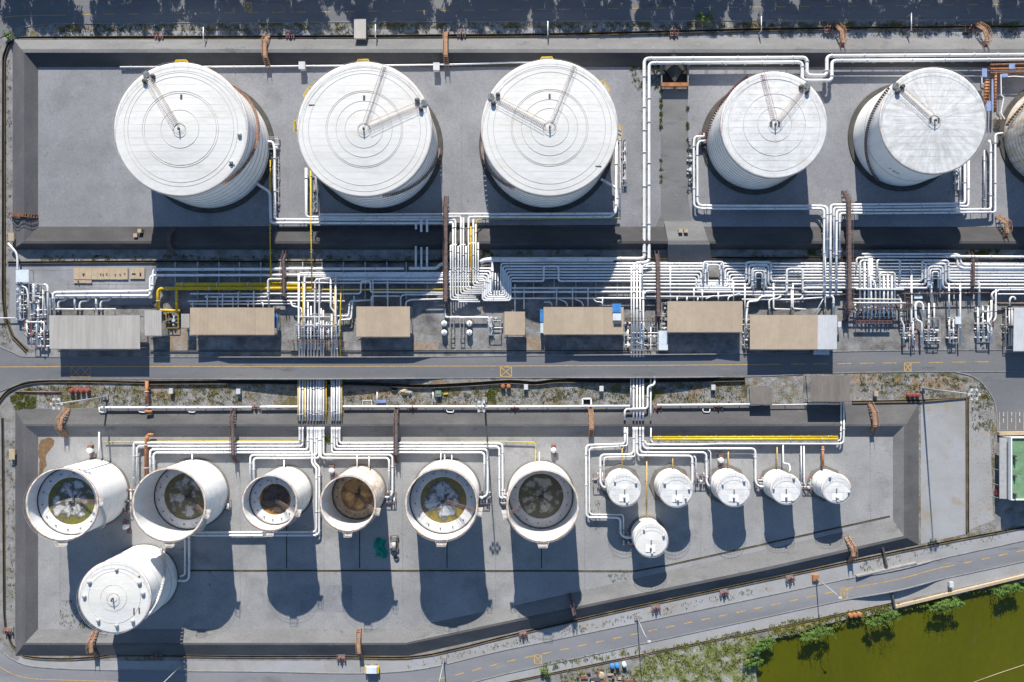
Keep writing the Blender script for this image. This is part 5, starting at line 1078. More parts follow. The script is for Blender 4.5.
# low brown pipe bridges across bundles
def pipe_bridge(label, p0, p1, h, w=.5, m='brown', posts=4):
    a = P(*p0, h); c = P(*p1, h); t = thing('pipe_bridge', label, 'pipe bridge', tuple((a+c)/2*Vector((1,1,0)) if False else Vector(((a.x+c.x)/2,(a.y+c.y)/2,0))), 0, 'brown pipe bridges'); O = Vector(t.location)
    d = (c-a).normalized(); sd = Vector((-d.y,d.x,0))*w
    for s_ in (1,-1): MB().bar(a-O+sd*s_, c-O+sd*s_, .14, .25).build('beam', MT[m], t)
    b = MB(); n = int((c-a).length/1.1)
    for i in range(n+1): q = a-O+(c-a)*i/n; b.bar(q-sd, q+sd, .12, .12)
    b.build('cross_bar', MT[m], t, kind='stuff')
    for i in range(posts):
        q = a-O+(c-a)*(i+.2)/(posts-.6)
        for s_ in (1,-1): g = q+sd*s_; MB().box((g.x-.08,g.y-.08,0),(g.x+.08,g.y+.08,q.z-.1)).build('post', MT[m], t)
    return t
pipe_bridge('brown frame across the slim white pipes at the foot of the dike', (437,252.6), (481,252.6), 8)
pipe_bridge('rusty brown frame across the north-south pipes left of the short tan roof', (288,341.4), (345,342.6), 7, .4)
pipe_bridge('brown frame across the comb of bent pipes in the east', (845,306), (912,306.6), 9, .7, posts=5)
pipe_bridge('brown frame across the three uprights at the eastern dike foot', (822,249.4), (842,249.4), 8, .4, posts=3)
pipe_bridge('brown frame across the middle pipe bundle beside the blue sheet', (625,319.6), (657,319.6), 7, .4, posts=3)
pipe_bridge('dark red-brown frame standing upright at the east end of the comb', (908,292), (908,308), 9, .8, posts=2)
pipe_bridge('thin brown frame along the road edge above the east pump yard', (856,322), (892,322), 6, .3, 'pinkred', posts=4)

# ------------------------------------------------------------------ valves, manifolds, hydrants, pumps
def valve_cluster(label, x0, y0, x1, y1, h=4, n=5, m='pinkred', group='valve manifolds at the tanks', seed=1, name='valve_manifold', pipem='pipe', dense=1.0):
    rr = random.Random(seed); a = G(x0, y1); c = G(x1, y0); cx, cy = (a.x+c.x)/2, (a.y+c.y)/2; W, L = c.x-a.x, c.y-a.y
    t = thing(name, label, 'valve manifold', (cx, cy, 0), 0, group); hz = h*S
    b = MB()
    for sx in (-1,1):
        for sy in (-1,1): b.box((sx*W/2-.07,sy*L/2-.07,0),(sx*W/2+.07,sy*L/2+.07,hz))
    for sy in (-1,1): b.bar((-W/2,sy*L/2,hz),(W/2,sy*L/2,hz),.12)
    for sx in (-1,1): b.bar((sx*W/2,-L/2,hz),(sx*W/2,L/2,hz),.12)
    b.build('platform_frame', MT[m], t)
    long_x = W > L
    for i in range(n):
        u = (i+.5)/n-.5; u += rr.uniform(-.35,.35)/n
        r = rr.choice((.09,.13,.17,.24)); z = hz*rr.uniform(.2,.85); e0 = -rr.choice((.62,.62,.5,.2)); e1 = rr.choice((.62,.62,.5,.15))
        if rr.random() < .3: p = [(W*rr.uniform(-.4,.4),-L*.5,z),(W*rr.uniform(-.4,.4),L*.5,z)] if not long_x else [(-W*.5,L*rr.uniform(-.4,.4),z),(W*.5,L*rr.uniform(-.4,.4),z)]; p[1] = (p[0][0],p[1][1],z) if not long_x else (p[1][0],p[0][1],z)
        elif long_x: p = [(u*W,L*e0,z),(u*W,L*e1,z)]
        else: p = [(W*e0,u*L,z),(W*e1,u*L,z)]
        pp = [Vector(q) for q in p]
        if rr.random() < .6: pp.append(Vector((p[1][0],p[1][1],.1)))
        if rr.random() < .5: pp.insert(0, Vector((p[0][0],p[0][1],.1)))
        MB().tube(fillet(pp, r*2.5), r, 8).build('pipe', MT[rr.choice((pipem,pipem,pipem,'pipegrey','cladding'))], t)
        q = Vector(p[0])*.5+Vector(p[1])*.5 + Vector((rr.uniform(-.25,.25)*(W if not long_x else 0), rr.uniform(-.25,.25)*(L if long_x else 0), 0))
        q.x = max(-W*.48, min(W*.48, q.x)); q.y = max(-L*.48, min(L*.48, q.y)); s_ = rr.uniform(.8,1.7)*max(r,.12)
        b = MB(); b.cbox(q, (s_*2.2,s_*2.2,s_*2)); b.tube([q, q+Vector((0,0,s_+.5))], .06, 6)
        if rr.random() < .5: b.lathe([(.3,s_+.5),(.36,s_+.55),(.3,s_+.6),(.22,s_+.55),(.3,s_+.5)], 12, tuple(q)); b.bar(q+Vector((-.3,0,s_+.55)), q+Vector((.3,0,s_+.55)), .05)
        else: b.tube([q+Vector((0,0,s_+.3)), q+Vector((0,0,s_+.6))], .2, 10)
        b.build('valve', MT[rr.choice(['pinkred','motor','galv','galv','pipegrey','steel','brown','white'])], t)
        if rr.random() < .25:
            q = Vector((W*rr.uniform(-.4,.4), L*rr.uniform(-.4,.4), 0)); b = MB(); b.lathe([(.32,.1),(.32,.9),(.2,1.1),(.01,1.15)], 14, tuple(q)); b.build('strainer', MT[rr.choice(['white','galv','motor'])], t)
    return t
vs = 0
for lab, box, kw in (
    ('pink valve manifold between the two westernmost open tanks', (125,488,133,512), {}),
    ('pinkish valve group at the east foot of the second open tank', (222,500,231,508), dict(n=3)),
    ('pinkish valve group at the east foot of the rusty open tank', (384,492,396,502), {}),
    ('pinkish valve group at the east foot of the mustard rimmed open tank', (477,491,489,503), {}),
    ('pinkish valve group at the west foot of the easternmost open tank', (502,490,510,504), {}),
    ('pale pink valve frame west of the first small tank', (593,474,607,487), {}),
    ('pink valve frame between the second and middle small tanks', (691,474,708,483), {}),
    ('pink valve frame between the middle and fourth small tanks', (756,478,764,488), dict(n=3)),
    ('pink valve frame between the fourth and fifth small tanks', (802,478,812,488), dict(n=3)),
    ('red and dark valve group west of the lone small tank', (622,533,634,543), {}),
    ('red valve group at the west foot of the vee roofed tank', (699,134,706,144), dict(m='red')),
    ('pale valve group at the east foot of the westernmost big tank', (270,138,279,150), dict(m='galv', n=3)),
    ('grey valve ladder beside the pipes east of the westernmost big tank', (275.6,158,279.4,205), dict(m='galv', n=10, h=3)),
    ('grey valve ladder beside the pipes west of the second big tank', (314,172,318,212), dict(m='galv', n=9, h=3)),
    ('grey valve ladder beside the pipes east of the third big tank', (622,140,626,186), dict(m='galv', n=9, h=3)),
    ('grey valve ladder west of the pipes of the streaky roofed tank', (953,152,959,190), dict(m='galv', n=8, h=3)),
    ('dark valve group west of the pipes by the vee roofed tank', (688,140,692,184), dict(m='steel', n=7, h=3))):
    vs += 1; valve_cluster(lab, *box, seed=vs, **kw)
GP = 'pump manifolds in the yards'
for lab, box, kw in (
    ('western strip of pipes, pumps and valves below the pale cabinet in the west yard', (19,284,27,320), dict(n=11, m='galv', h=5)),
    ('dense white pump manifold in the middle of the west yard', (33,284,47,318), dict(n=12, m='galv', h=6)),
    ('red and grey valve group south of the western strip in the west yard', (27,320,33,336), dict(n=5)),
    ('dark pump group at the south end of the west yard', (35,320,48,347), dict(n=9, m='pinkred', h=5)),
    ('pump manifold at the west of the east pump yard under the comb of pipes', (855,309,893,318), dict(n=12, m='pinkred', h=5)),
    ('white manifold beside the oval pipe loop in the east pump yard', (925,318,937,343), dict(n=8, m='galv', h=5)),
    ('narrow white manifold under the pale blue cabinet in the east pump yard', (947,318,955,343), dict(n=8, m='galv', h=5)),
    ('white manifold before the hook pipes at the east of the pump yard', (976,306,988,342), dict(n=10, m='galv', h=5)),
    ('thin valve line west of the oval pipe loop', (901,318,914,346), dict(n=7, m='pinkred', h=4)),
    ('dark pump group left of the grey-white shelter', (1002,308,1011,346), dict(n=8, m='brown', h=5)),
    ('valve rows across the north-south bundle west of the short tan roof', (297,324,341,336), dict(n=13, m='galv', h=7)),
    ('small dark valve group at the north side of the tan shelter east of the walkway', (661,303,667,330), dict(n=7, m='galv', h=4)),
    ('valve rows on the middle bundle south of the tan roofs', (631,322,656,350), dict(n=9, m='galv', h=6)),
    ('pumps in the pit between the yellow pipes and the tiny pale roof', (168,313,180,328), dict(n=7, m='yellow', h=4, pipem='steel')),
    ('white loading skid west of the smallest tan roof', (489,317,501,335), dict(n=7, m='galv', h=5)),
    ('valves at the east end of the blue sheeted shelter', (624,322,631,347), dict(n=6, m='galv', h=4)),
    ('slim manifold west of the wide tan shelter with a white end', (743,318,749,347), dict(n=7, m='galv', h=4))):
    vs += 1; valve_cluster(lab, *box, seed=vs, group=GP, name='pump_manifold', **kw)
for i, x in enumerate((102, 141.5, 191, 449.6, 706)):
    pipe(ORD[i]+' from west of the small white hose branches south of the fire main', f'{x-3},407@3 {x-3},412@3 {x+4},412.4@3 {x+4},409@3', 1.0, 3, group='hose branches', support=False, flange=False)
# small white vessels
t0 = None
for i, (x, y, lab) in enumerate(((444.6,323.6,'north west one of four white vessels in a square'),(469.6,323.6,'north east one of four white vessels in a square'),(444.6,332.6,'south west one of four white vessels in a square'),(469.6,332.6,'south east one of four white vessels in a square'))):
    t = thing('white_vessel', lab, 'vessel', tuple(P(x, y, 0)), 0, 'small white vessels')
    MB().lathe([(.78,.3),(.78,1.3),(.7,1.5),(.45,1.66),(.01,1.72)], 24).build('drum', MT['white'], t)
    MB().tube([(0,0,1.65),(0,0,2.0),(.3,0,2.05)], .1, 8).build('nozzle', MT['steel'], t)
    for k in range(3): q = pol(k*120, .6, 0); MB().box((q.x-.08,q.y-.08,0),(q.x+.08,q.y+.08,.4)).build('leg', MT['galv'], t)
pipe_bridge('grey steel frame in the middle of the four white vessels', (452,318), (452,338), 5, .5, 'galv', posts=3)
pipe_bridge('second grey steel frame in the middle of the four white vessels', (462,318), (462,338), 5, .5, 'galv', posts=3)

def hydrant(label, x, y, m='pinkred', group='red fire hydrants along the drains', s=1.0, rz=0):
    t = thing('fire_hydrant', label, 'hydrant', tuple(G(x, y)), rz, group)
    MB().box((-1.0*s,-.7*s,0),(1.0*s,.7*s,.18)).build('base', MT['kerb'], t)
    b = MB(); b.tube([(0,0,.1),(0,0,1.3*s)], .22*s, 10); b.tube([(0,0,1.3*s),(0,.2,1.5*s),(0,.8*s,1.7*s)], .13*s, 8); b.build('monitor', MT['red'], t)
    MB().tube([(-1.0*s,0,.6*s),(1.0*s,0,.6*s)], .17*s, 8).build('header', MT[m], t)
    for i in range(4):
        x_ = -.9*s+.6*s*i; b = MB(); b.tube([(x_,0,.6*s),(x_,-.7*s,.6*s)], .12*s, 8); b.tube([(x_,-.7*s,.6*s),(x_,-.85*s,.6*s)], .17*s, 8); b.build('outlet', MT[m], t)
    b = MB()
    for sx in (-1,1): b.bar((sx*1.1*s,-.8*s,.9*s),(sx*1.1*s,.8*s,.9*s),.09); b.bar((sx*1.1*s,.8*s,0),(sx*1.1*s,.8*s,.95*s),.09); b.bar((sx*1.1*s,-.8*s,0),(sx*1.1*s,-.8*s,.95*s),.09)
    b.bar((-1.1*s,.8*s,.9*s),(1.1*s,.8*s,.9*s),.09); b.build('guard_frame', MT['brown'], t)
    return t
for lab, x, y in (('red hydrant at the north drain above the westernmost big tank',160,37),('red hydrant at the north drain just east of the first stair bridge',291,36),('dark red hydrant just east of the second stair bridge',461.6,35),('red hydrant at the north drain above the channel',673.6,34),('dark red hydrant beside the curved bridge above the vee roofed tank',827.4,31),('dark red hydrant beside the north east stair bridge',967.6,30),('red hydrant at the south west corner of the lower dike',9.6,630),('dark hydrant on the south drain below the shadow of the tall closed tank',158.6,656),('red hydrant west of the stair bridge on the south strip',341.6,657),('red hydrant on the south strip below the easternmost open tank',523,633),('red hydrant on the south strip below the lone small tank',655.6,607),('red hydrant on the south strip below the second stair toward the east',723.6,591.6),('red hydrant on the south strip west of the lamp post near the pond',789.6,577.6),('dark red hydrant on the fire main beside the brown walkway',413,407.6),('dark red hydrant on the fire main west of the first pipe bundle',256.6,407),('dark red hydrant on the fire main east of the second pipe bundle',656.6,408),('dark red hydrant on the fire main nearer the small grey flat roof',717.4,407),('dark red hydrant on the fire main between the lattice mast and short rusty bridge',514.8,408)):
    hydrant(lab, x, y, 'brown' if 'dark' in lab else 'pinkred', s=1.0, rz=(.22 if y > 570 and x > 420 else 0))
for i, x in enumerate((329,335,341)): pass
def drum(label, x, y, m='orange', group='drums'):
    t = thing('oil_drum', label, 'drum', tuple(G(x, y)), 0, group)
    MB().lathe([(.55,0),(.55,1.1),(.5,1.13),(.01,1.13)], 18).build('body', MT[m], t)
    for z in (.35,.75): MB().ring(.56, z, .03, 18, m=4).build('hoop', MT[m], t)
for i in range(3): drum(('left','middle','right')[i]+' one of three orange drums on the pond bank', 849.6+4.4*i, 614.6-.6*i)
for i in range(4): drum(ORD[i]+' from the west of four red drums on the verge below the hatched box', 72.6+5.4*i, 390.4, 'red', 'red drums')
for i in range(3): drum(ORD[i]+' from the west of three red drums on the verge below the eastern road box', 908+4.4*i, 395, 'red', 'red drums east')
for i in range(2): drum(ORD[i]+' from the west of two orange drums below the middle road box', 503+5.6*i, 386, 'orange', 'orange drums')
b = MB(); b.tube([G(16,391.6)+Vector((0,0,.25)), G(61,392)+Vector((0,0,.25))], .16, 8); tag(b.build('red_pipe', MT['pinkred']), 'red pipe lying on the verge at the west end below the road', 'pipe')

# ------------------------------------------------------------------ lamps and masts
def mast(label, x, y, h, m='galv', heads=6, name='light_mast', arm=(0,0), r=.28, lattice=False, group='light masts'):
    t = thing(name, label, 'light mast', tuple(G(x, y)), 0, group); H = h*S
    MB().box((-.7,-.7,0),(.7,.7,.35)).build('base', MT['kerb'], t)
    b = MB(); b.tube([(0,0,.2),(0,0,H)], r, 10, r2=r*.45); b.build('pole', MT[m], t)
    if lattice or heads > 2:
        MB().ring(1.1, H-.3, .07, 20, m=5).build('head_ring', MT[m], t)
        b = MB()
        for k in range(heads):
            q = pol(k*360/heads, 1.1, H-.3); b.bar((0,0,H-.3), q, .07)
        b.build('head_spoke', MT[m], t)
        for k in range(heads):
            q = pol(k*360/heads, 1.25, H-.45); MB().cbox(q, (.55,.55,.35)).build('floodlight', MT['whiteroof'], t)
    else:
        b = MB(); e = Vector((arm[0]*S, arm[1]*S, H+.25)); b.tube([(0,0,H-.1), (e.x*.3,e.y*.3,H+.15), e], .07, 8); b.build('arm', MT[m], t)
        MB().cbox(e, (.8,.45,.16)).build('lamp_head', MT['whiteroof'], t)
    return t
mast('tall pale light mast at the corner of the concrete platform by the middle road', 922.4, 388.4, 78)
mast('tall pale light mast on the verge below the west end of the middle road', 106, 397, 76)
mast('tall pale light mast on the verge south of the smallest tan roof', 484.6, 399.6, 74)
mast('street lamp leaning out over the diagonal road near the middle', 637, 617.6, 40, heads=1, arm=(4,-6), r=.16, name='street_lamp', group='street lamps')
mast('street lamp with orange base beside the diagonal road near the pond', 816, 578, 41, heads=1, arm=(4,-4), r=.16, name='street_lamp', group='street lamps')
mast('street lamp at the bottom of the road below the rusty open tank', 444, 659.6, 40, heads=1, arm=(-1,-6), r=.16, name='street_lamp', group='street lamps')
mast('street lamp at the bottom of the road below the tall leaning tank', 183, 663.6, 41, heads=1, arm=(-3,-6), r=.16, name='street_lamp', group='street lamps')
b = MB(); b.cbox(G(815,577.4)+Vector((0,0,.3)), (1.6,1.6,.6)); tag(b.build('lamp_footing', MT['orange']), 'orange block at the foot of the lamp near the pond', 'footing')
for lab, x, y0, y1 in (('white bar laid across the north drain above the westernmost big tank',207,31,43.5),('white bar laid across the north drain beside the pale hut',377,28.4,40.6),('white bar laid across the north drain above the third big tank',547.4,25,38.6),('white bar laid across the north drain above the vee roofed tank',758.4,20,34.6),('white bar laid across the north drain above the streaky roofed tank',906.6,16.4,34)):
    t = thing('drain_bar', lab, 'bar', tuple(G(x, (y0+y1)/2)), 0, 'white bars across the drain'); L = (y1-y0)*S/2
    MB().tube([(0,-L,2.3),(0,L,2.3)], .13, 8).build('bar', MT['white'], t)
    for s_ in (-.9,.9): MB().box((-.08,L*s_-.08,0),(.08,L*s_+.08,2.2)).build('post', MT['galv'], t)

# ------------------------------------------------------------------ barriers by the diagonal road and odd things lying about
b = MB(); b.bar(G(855.4,575.6)+Vector((0,0,.5)), G(915.4,562.2)+Vector((0,0,.5)), .35, 1.0); tag(b.build('parapet_beam', MT['kerb']), 'pale concrete parapet on the north side of the diagonal road hump', 'barrier')
b = MB(); b.bar(G(894,606.4)+Vector((0,0,.35)), G(1130,550)+Vector((0,0,.35)), .7, .7); tag(b.build('bank_beam', MT['timber']), 'long cream beam on the pond bank at the right', 'barrier')
for lab, p0, p1 in (('dark steel beam across the drain north of the parapet', (881,544),(886,567)), ('short dark steel beam across the drain at the pond side', (891,592),(893.4,606))):
    b = MB(); b.bar(G(*p0)+Vector((0,0,.6)), G(*p1)+Vector((0,0,.6)), .5, .4); tag(b.build('drain_beam', MT['steel']), lab, 'beam')
t = thing('utility_cart', 'small white hooded cart with yellow frame on the south strip', 'cart', tuple(G(372.5,668)), 0)
MB().box((-1.4,-.85,.55),(1.4,.85,1.5)).build('hood', MT['palesheet'], t); 
for sx in (-1,1): MB().box((sx*1.7-.2,-.9,.5),(sx*1.7+.2,.9,1.2)).build('frame_end', MT['yellow'], t)
MB().box((-1.7,-.7,.4),(1.7,.7,.55)).build('chassis', MT['steel'], t)
for sx in (-1,1):
    for sy in (-1,1): MB().tube([(sx*1.1,sy*.7,.32),(sx*1.1,sy*.95,.32)], .32, 14).build('wheel', MT['steel'], t)
MB().bar((0,.85,.7),(0,1.6,.6),.12).build('tow_bar', MT['yellow'], t)
# green tarpaulin and the machine beside it
t = thing('tarpaulin', 'dark green tarpaulin heap south of the rusty open tank', 'tarpaulin', tuple(G(380.6,548)))
b = MB(); nx, ny = 12, 14; v = []
for i in range(nx+1):
    for j in range(ny+1):
        u, w_ = i/nx, j/ny; e = min(u,1-u,w_,1-w_)
        v.append(((u-.5)*3.0+R.uniform(-.12,.12)+.4*math.sin(w_*7), (w_-.5)*5.0+R.uniform(-.12,.12)+.35*math.sin(u*6), min(1.0, e*4)*(.8+.5*math.sin(u*9+w_*3)*math.cos(w_*8)) + R.uniform(-.15,.2) if e > 0 else .02))
b.add(v, [(i*(ny+1)+j,(i+1)*(ny+1)+j,(i+1)*(ny+1)+j+1,i*(ny+1)+j+1) for i in range(nx) for j in range(ny)]); b.smooth = True; b.build('cover', MT['green'], t)
t = thing('work_machine', 'rusty compressor-like machine on a frame east of the green tarpaulin', 'machine', tuple(G(394.6,543)))
MB().box((-1.0,-2.2,.3),(1.0,2.2,.5)).build('frame', MT['rust'], t); MB().tube([(0,-1.6,1.1),(0,.6,1.1)], .55, 14).build('air_tank', MT['galv'], t)
MB().cbox((.1,1.4,1.0),(1.2,1.2,1.0)).build('engine', MT['motor'], t); MB().cbox((-.7,-.4,.9),(.4,1.2,.7)).build('control_panel', MT['timber'], t)
for sx in (-1,1):
    for sy in (-1,1): MB().tube([(sx*.95,sy*1.5,.35),(sx*1.2,sy*1.5,.35)], .35, 12).build('wheel', MT['steel'], t)
b = MB(); b.ring(.55, .2, .2, 18, m=6); o = tag(b.build('spare_tyre', MT['steel']), 'tyre lying south of the rusty machine', 'tyre'); o.location = G(396.6,558)
t = thing('blue_cart', 'small blue and green cart on the gravel verge east of the brown walkway', 'cart', tuple(G(438.5,393.4)))
MB().box((-.8,-.8,.4),(.8,.8,.9)).build('tray', MT['motor'], t); MB().box((-.6,-.1,.905),(.6,.6,1.0)).build('lid', MT['court'], t)
for sx in (-1,1): MB().tube([(sx*.86,-.4,.35),(sx*1.05,-.4,.35)], .35, 12).build('wheel', MT['steel'], t)
b = MB(); b.bar(G(443.5,394)+Vector((0,0,.2)), G(448,393.4)+Vector((0,0,.2)), .35, .35); tag(b.build('yellow_beam', MT['yellow']), 'short yellow bar lying beside the small blue cart', 'bar')
b = MB(); b.box(tuple(G(376,402.8)), tuple(G(386,400)+Vector((0,0,.4)))); o = tag(b.build('blue_crate', MT['paleblue']), 'blue crate by the fire main beside the brown walkway', 'crate')
t = thing('steel_trestle', 'white steel frame on the fire main west of the blue crate', 'frame', tuple(G(368,402.6)))
b = MB(); 
for s_ in (-1,1): b.bar((-1.2,s_*.7,1.0),(1.2,s_*.7,1.0),.14); b.bar((s_*1.2,-.7,1.0),(s_*1.2,.7,1.0),.14)
b.build('rim', MT['white'], t)
for sx in (-1,1):
    for sy in (-1,1): MB().box((sx*1.2-.06,sy*.7-.06,0),(sx*1.2+.06,sy*.7+.06,.95)).build('leg', MT['white'], t)
t = thing('steel_trestle', 'white square steel frame over a pit at the top of the straight orange bridge', 'frame', tuple(G(586.6,401.4)))
b = MB()
for s_ in (-1,1): b.bar((s_*1.15,-.8,.5),(s_*1.15,.8,.5),.4,.4)
b.bar((-1.15,.8,.5),(1.15,.8,.5),.4,.4); b.build('rim', MT['white'], t); MB().box((-1.0,-.7,.02),(1.0,.6,.08)).build('pit_cover', MT['drain'], t)
def heap(name, label, x, y, rx, ry, hz, m, cat, n=14):
    b = MB(); v = [(0,0,hz)]; rings = 4
    for r in range(1, rings+1):
        for k in range(n):
            a = 2*math.pi*k/n; q = r/rings*(1+R.uniform(-.15,.15)); v.append((rx*S*q*math.cos(a), ry*S*q*math.sin(a), max(.0, hz*(1-r/rings)*R.uniform(.6,1.25)) if r < rings else 0))
    f = [(0,1+k,1+(k+1)%n) for k in range(n)]
    for r in range(rings-1): f += [(1+r*n+k,1+(r+1)*n+k,1+(r+1)*n+(k+1)%n,1+r*n+(k+1)%n) for k in range(n)]
    b.add(v, f); o = tag(b.build(name, MT[m]), label, cat); o.location = G(x, y); return o
heap('soil_heap', 'tan soil heap on the gravel verge just west of the small blue cart', 404, 391.4, 6, 4.4, .9, 'timber', 'heap')
heap('rubble_heap', 'pale rubble heap touching the tan soil heap on the verge', 410, 393, 3.4, 3.4, .7, 'stone', 'heap')
b = MB(); b.lathe([(.01,.12),(.8,.12),(.9,.5),(1.0,.5),(1.0,0)], 20); o = tag(b.build('tar_pit', MT['drain']), 'round black pit rim on the verge west of the soil heap', 'pit'); o.location = G(394.4,387.6)
# tan board pallets in the shade-free west yard
for lab, x0, y0, x1, y1, nb in (('long tan board platform beside the jogging white pipes in the west yard',73.4,267.6,127.6,279.4,9),('shorter tan extension board south of the long board platform',73.4,280,91.4,283,3),('small tan board slab with two dark slots near the jogging white pipes',129.6,267.6,144.4,278.8,3)):
    a = P(x0, y1, 1.2); c = P(x1, y0, 1.2); t = thing('board_platform', lab, 'platform', ((a.x+c.x)/2,(a.y+c.y)/2,0), 0, 'tan board platforms'); W, L = c.x-a.x, c.y-a.y
    b = MB(); b.box((-W/2/nb+.015,-L/2,.22),(W/2/nb-.015,L/2,.33)); first = None
    for i in range(nb):
        if first is None: first = b.build('board', MT['timber'], t); o = first
        else: o = bpy.data.objects.new('board', first.data); C.objects.link(o); o.parent = t
        o.location = (-W/2+W*(i+.5)/nb, R.uniform(-.03,.03), R.uniform(0,.02))
    for y in (-L*.4,L*.4): MB().box((-W/2,y-.1,0),(W/2,y+.1,.215)).build('bearer', MT['timber'], t)
    if 'slots' in lab:
        for dx, dy, sx_, sy_ in ((-.9,-.2,1.0,.35),(.9,-.3,.4,.9)): MB().box((dx-sx_/2,dy-sy_/2,.36),(dx+sx_/2,dy+sy_/2,.4)).build('slot', MT['drain'], t)
    else:
        for i in range(max(2, nb)): 
            q = (R.uniform(-W*.45,W*.45), -L*.05+R.uniform(-.2,.2)); MB().cbox((q[0],q[1],.45),(.25,.3,.2)).build('bolt_block', MT['rust'], t)
# tan fuel pads between the roofs
for lab, x0, y0, x1, y1 in (('tan worn pad below the pump pit',170,329,187,351),('tan worn pad between the smallest roof and the blue edged shelter',526,337,541,351),('tan worn pad at the east end of the shelter beside the walkway',744,336,750,351),('brown gravel heap pad below the short tan roof',413,341,438,350)):
    b = MB(); b.box(tuple(G(x0,y1)+Vector((0,0,.02))), tuple(G(x1,y0)+Vector((0,0,.12)))); tag(b.build('worn_pad', MT['soil']), lab, 'pad', 'tan pads by the road')
# concrete pit with rusty lintel at the head of the channel
t = thing('drain_gate', 'dark drain pit with a rusty gate beam at the head of the channel', 'drain gate', tuple(G(674,77)))
for sx in (-1,1): MB().box((sx*3.55-.15,-2.6,0),(sx*3.55+.15,3.2,1.2)).build('side_wall', MT['kerb'], t)
b = MB(); b.add([(-3.4,3.1,.06),(3.4,3.1,.06),(3.4,-2.4,.06),(-3.4,-2.4,.06)],[(3,2,1,0)]); b.build('pit_floor', MT['drain'], t)
MB().box((-3.6,-3.0,.6),(3.6,-2.0,1.5)).build('gate_beam', MT['orange'], t)
for x in (-2.4,-.8,.8,2.4): MB().box((x-.08,-2.9,0),(x+.08,-2.72,.62)).build('gate_bar', MT['rust'], t)
b = MB(); b.add([(-3.3,2.9,.1),(0,-1.8,1.0),(0,2.9,1.3)],[(0,1,2)]); b.add([(3.3,2.9,.1),(0,-1.8,1.0),(0,2.9,1.3)],[(2,1,0)]); b.build('pit_slope', MT['apron'], t)
# small boxes on the dike
for lab, x, y in (('upper of two small cream boxes on the shaded dike below the westernmost big tank',140.6,231),('lower of two small cream boxes on the shaded dike below the westernmost big tank',136.4,235.6),('first of two orange tipped blocks on the ramp south of the channel',680,231),('second of two orange tipped blocks on the ramp south of the channel',685.6,231)):
    b = MB(); q = P(x, y, 5); b.box((q.x-.5,q.y-.5,.2),(q.x+.5,q.y+.5,q.z+.7)); tag(b.build('marker_block', MT['timber']), lab, 'block', 'blocks on the dike')
for i,(x,y) in enumerate(((303.6,67.6),(437,68.6))):
    b = MB(); b.box((-.75,-.9,0),(.75,.9,1.6)); b.box((-.85,-1.0,1.6),(.85,1.0,1.7)); o = tag(b.build('foam_box', MT['whiteroof']), ('white box on the north pipe, west of the second big tank','white box on the north pipe, east of the second big tank')[i], 'box', 'boxes on the north pipe'); o.location = G(x, y)
# slim white/green cylinders beside the open tanks
for lab, x, y in (('white drum-like pot north of the westernmost open tank',91.6,450),('cream pot beside the rusty box north of the small rusty tank',332.4,470),('white pot with steps north of the easternmost open tank',553.4,449.6),('small white pot between the two westernmost open tanks below the manifold',127,526),('white pot west of the middle small tank',720,459.6)):
    t = thing('foam_pot', lab, 'vessel', tuple(G(x,y)), 0, 'foam pots'); MB().lathe([(.72,0),(.72,1.2),(.5,1.5),(.01,1.6)], 18).build('pot', MT['white'], t)
    MB().box((.2,-1.9,.0),(1.3,-.9,.5)).build('step', MT['brown'], t); MB().box((-.6,.65,0),(.6,1.4,1.0)).build('valve_box', MT['rust'], t)

# scaffolding and rusty pipes by the tank under repair
t = thing('scaffold', 'rusty scaffold with blue tarpaulins beside the tank under repair', 'scaffold', tuple(G(1000,80)))
O = Vector(t.location)
for i, (p0, p1, ww, m) in enumerate((((990,65),(1060,63),2.4,'rust'),((990,69),(1060,67.6),2.2,'orange'),((990,73),(1060,71),2.0,'rust'),((996,74),(995,112),2.0,'orange'),((987,80),(985,104),3.0,'orange'),((988.6,80),(988,104),2.4,'rust'))):
    b = MB(); a = P(*p0,8)-O; c = P(*p1,8)-O; b.tube([a,c], ww*S/2, 8)
    for k in range(int((c-a).length/.8)): q = a+(c-a)*(k*.8/(c-a).length); b.tube([q, q+(c-a).normalized()*.2], ww*S/2*1.25, 8)
    b.build('rusty_pipe', MT[m], t)
for i, (x0,y0,x1,y1) in enumerate(((1009,63.5,1015,69),(982,68.5,987,77),(986.6,101,991,111),(1002,73.6,1008,77),(991.6,79,993.4,110))):
    a = P(x0,y1,9)-O; c = P(x1,y0,9)-O; b = MB(); b.box((a.x,a.y,a.z),(c.x,c.y,a.z+.12)); b.build('tarpaulin_sheet', MT['paleblue'], t)
b = MB()
for x in (986,992,998,1006,1014,1022):
    for y in (62,76,): q = G(x,y)-O; b.box((q.x-.05,q.y-.05,0),(q.x+.05,q.y+.05,2.4))
for y in (80,90,100,111):
    for x in (984,998): q = G(x,y)-O; b.box((q.x-.05,q.y-.05,0),(q.x+.05,q.y+.05,2.4))
b.build('standard', MT['galv'], t, kind='stuff')
b = MB()
for p in (((1001,74),(1001.4,95),(1004,97),(1001,113),(1005,119)),((1004,77),(1013,76),(1024,76.6))):
    pp = [P(x,y,8)-O for x,y in p]
    for a,c in zip(pp,pp[1:]): b.bar(a,c,.2)
b.build('white_rail', MT['white'], t)
t = thing('wood_store', 'pale yellow steps at the foot of the tank under repair', 'steps', tuple(G(995.6,124)))
for i in range(5): MB().box((-.7,-1.2+i*.5,0),(.7,-.72+i*.5,.3+.3*i)).build('step', MT['timber'], t)

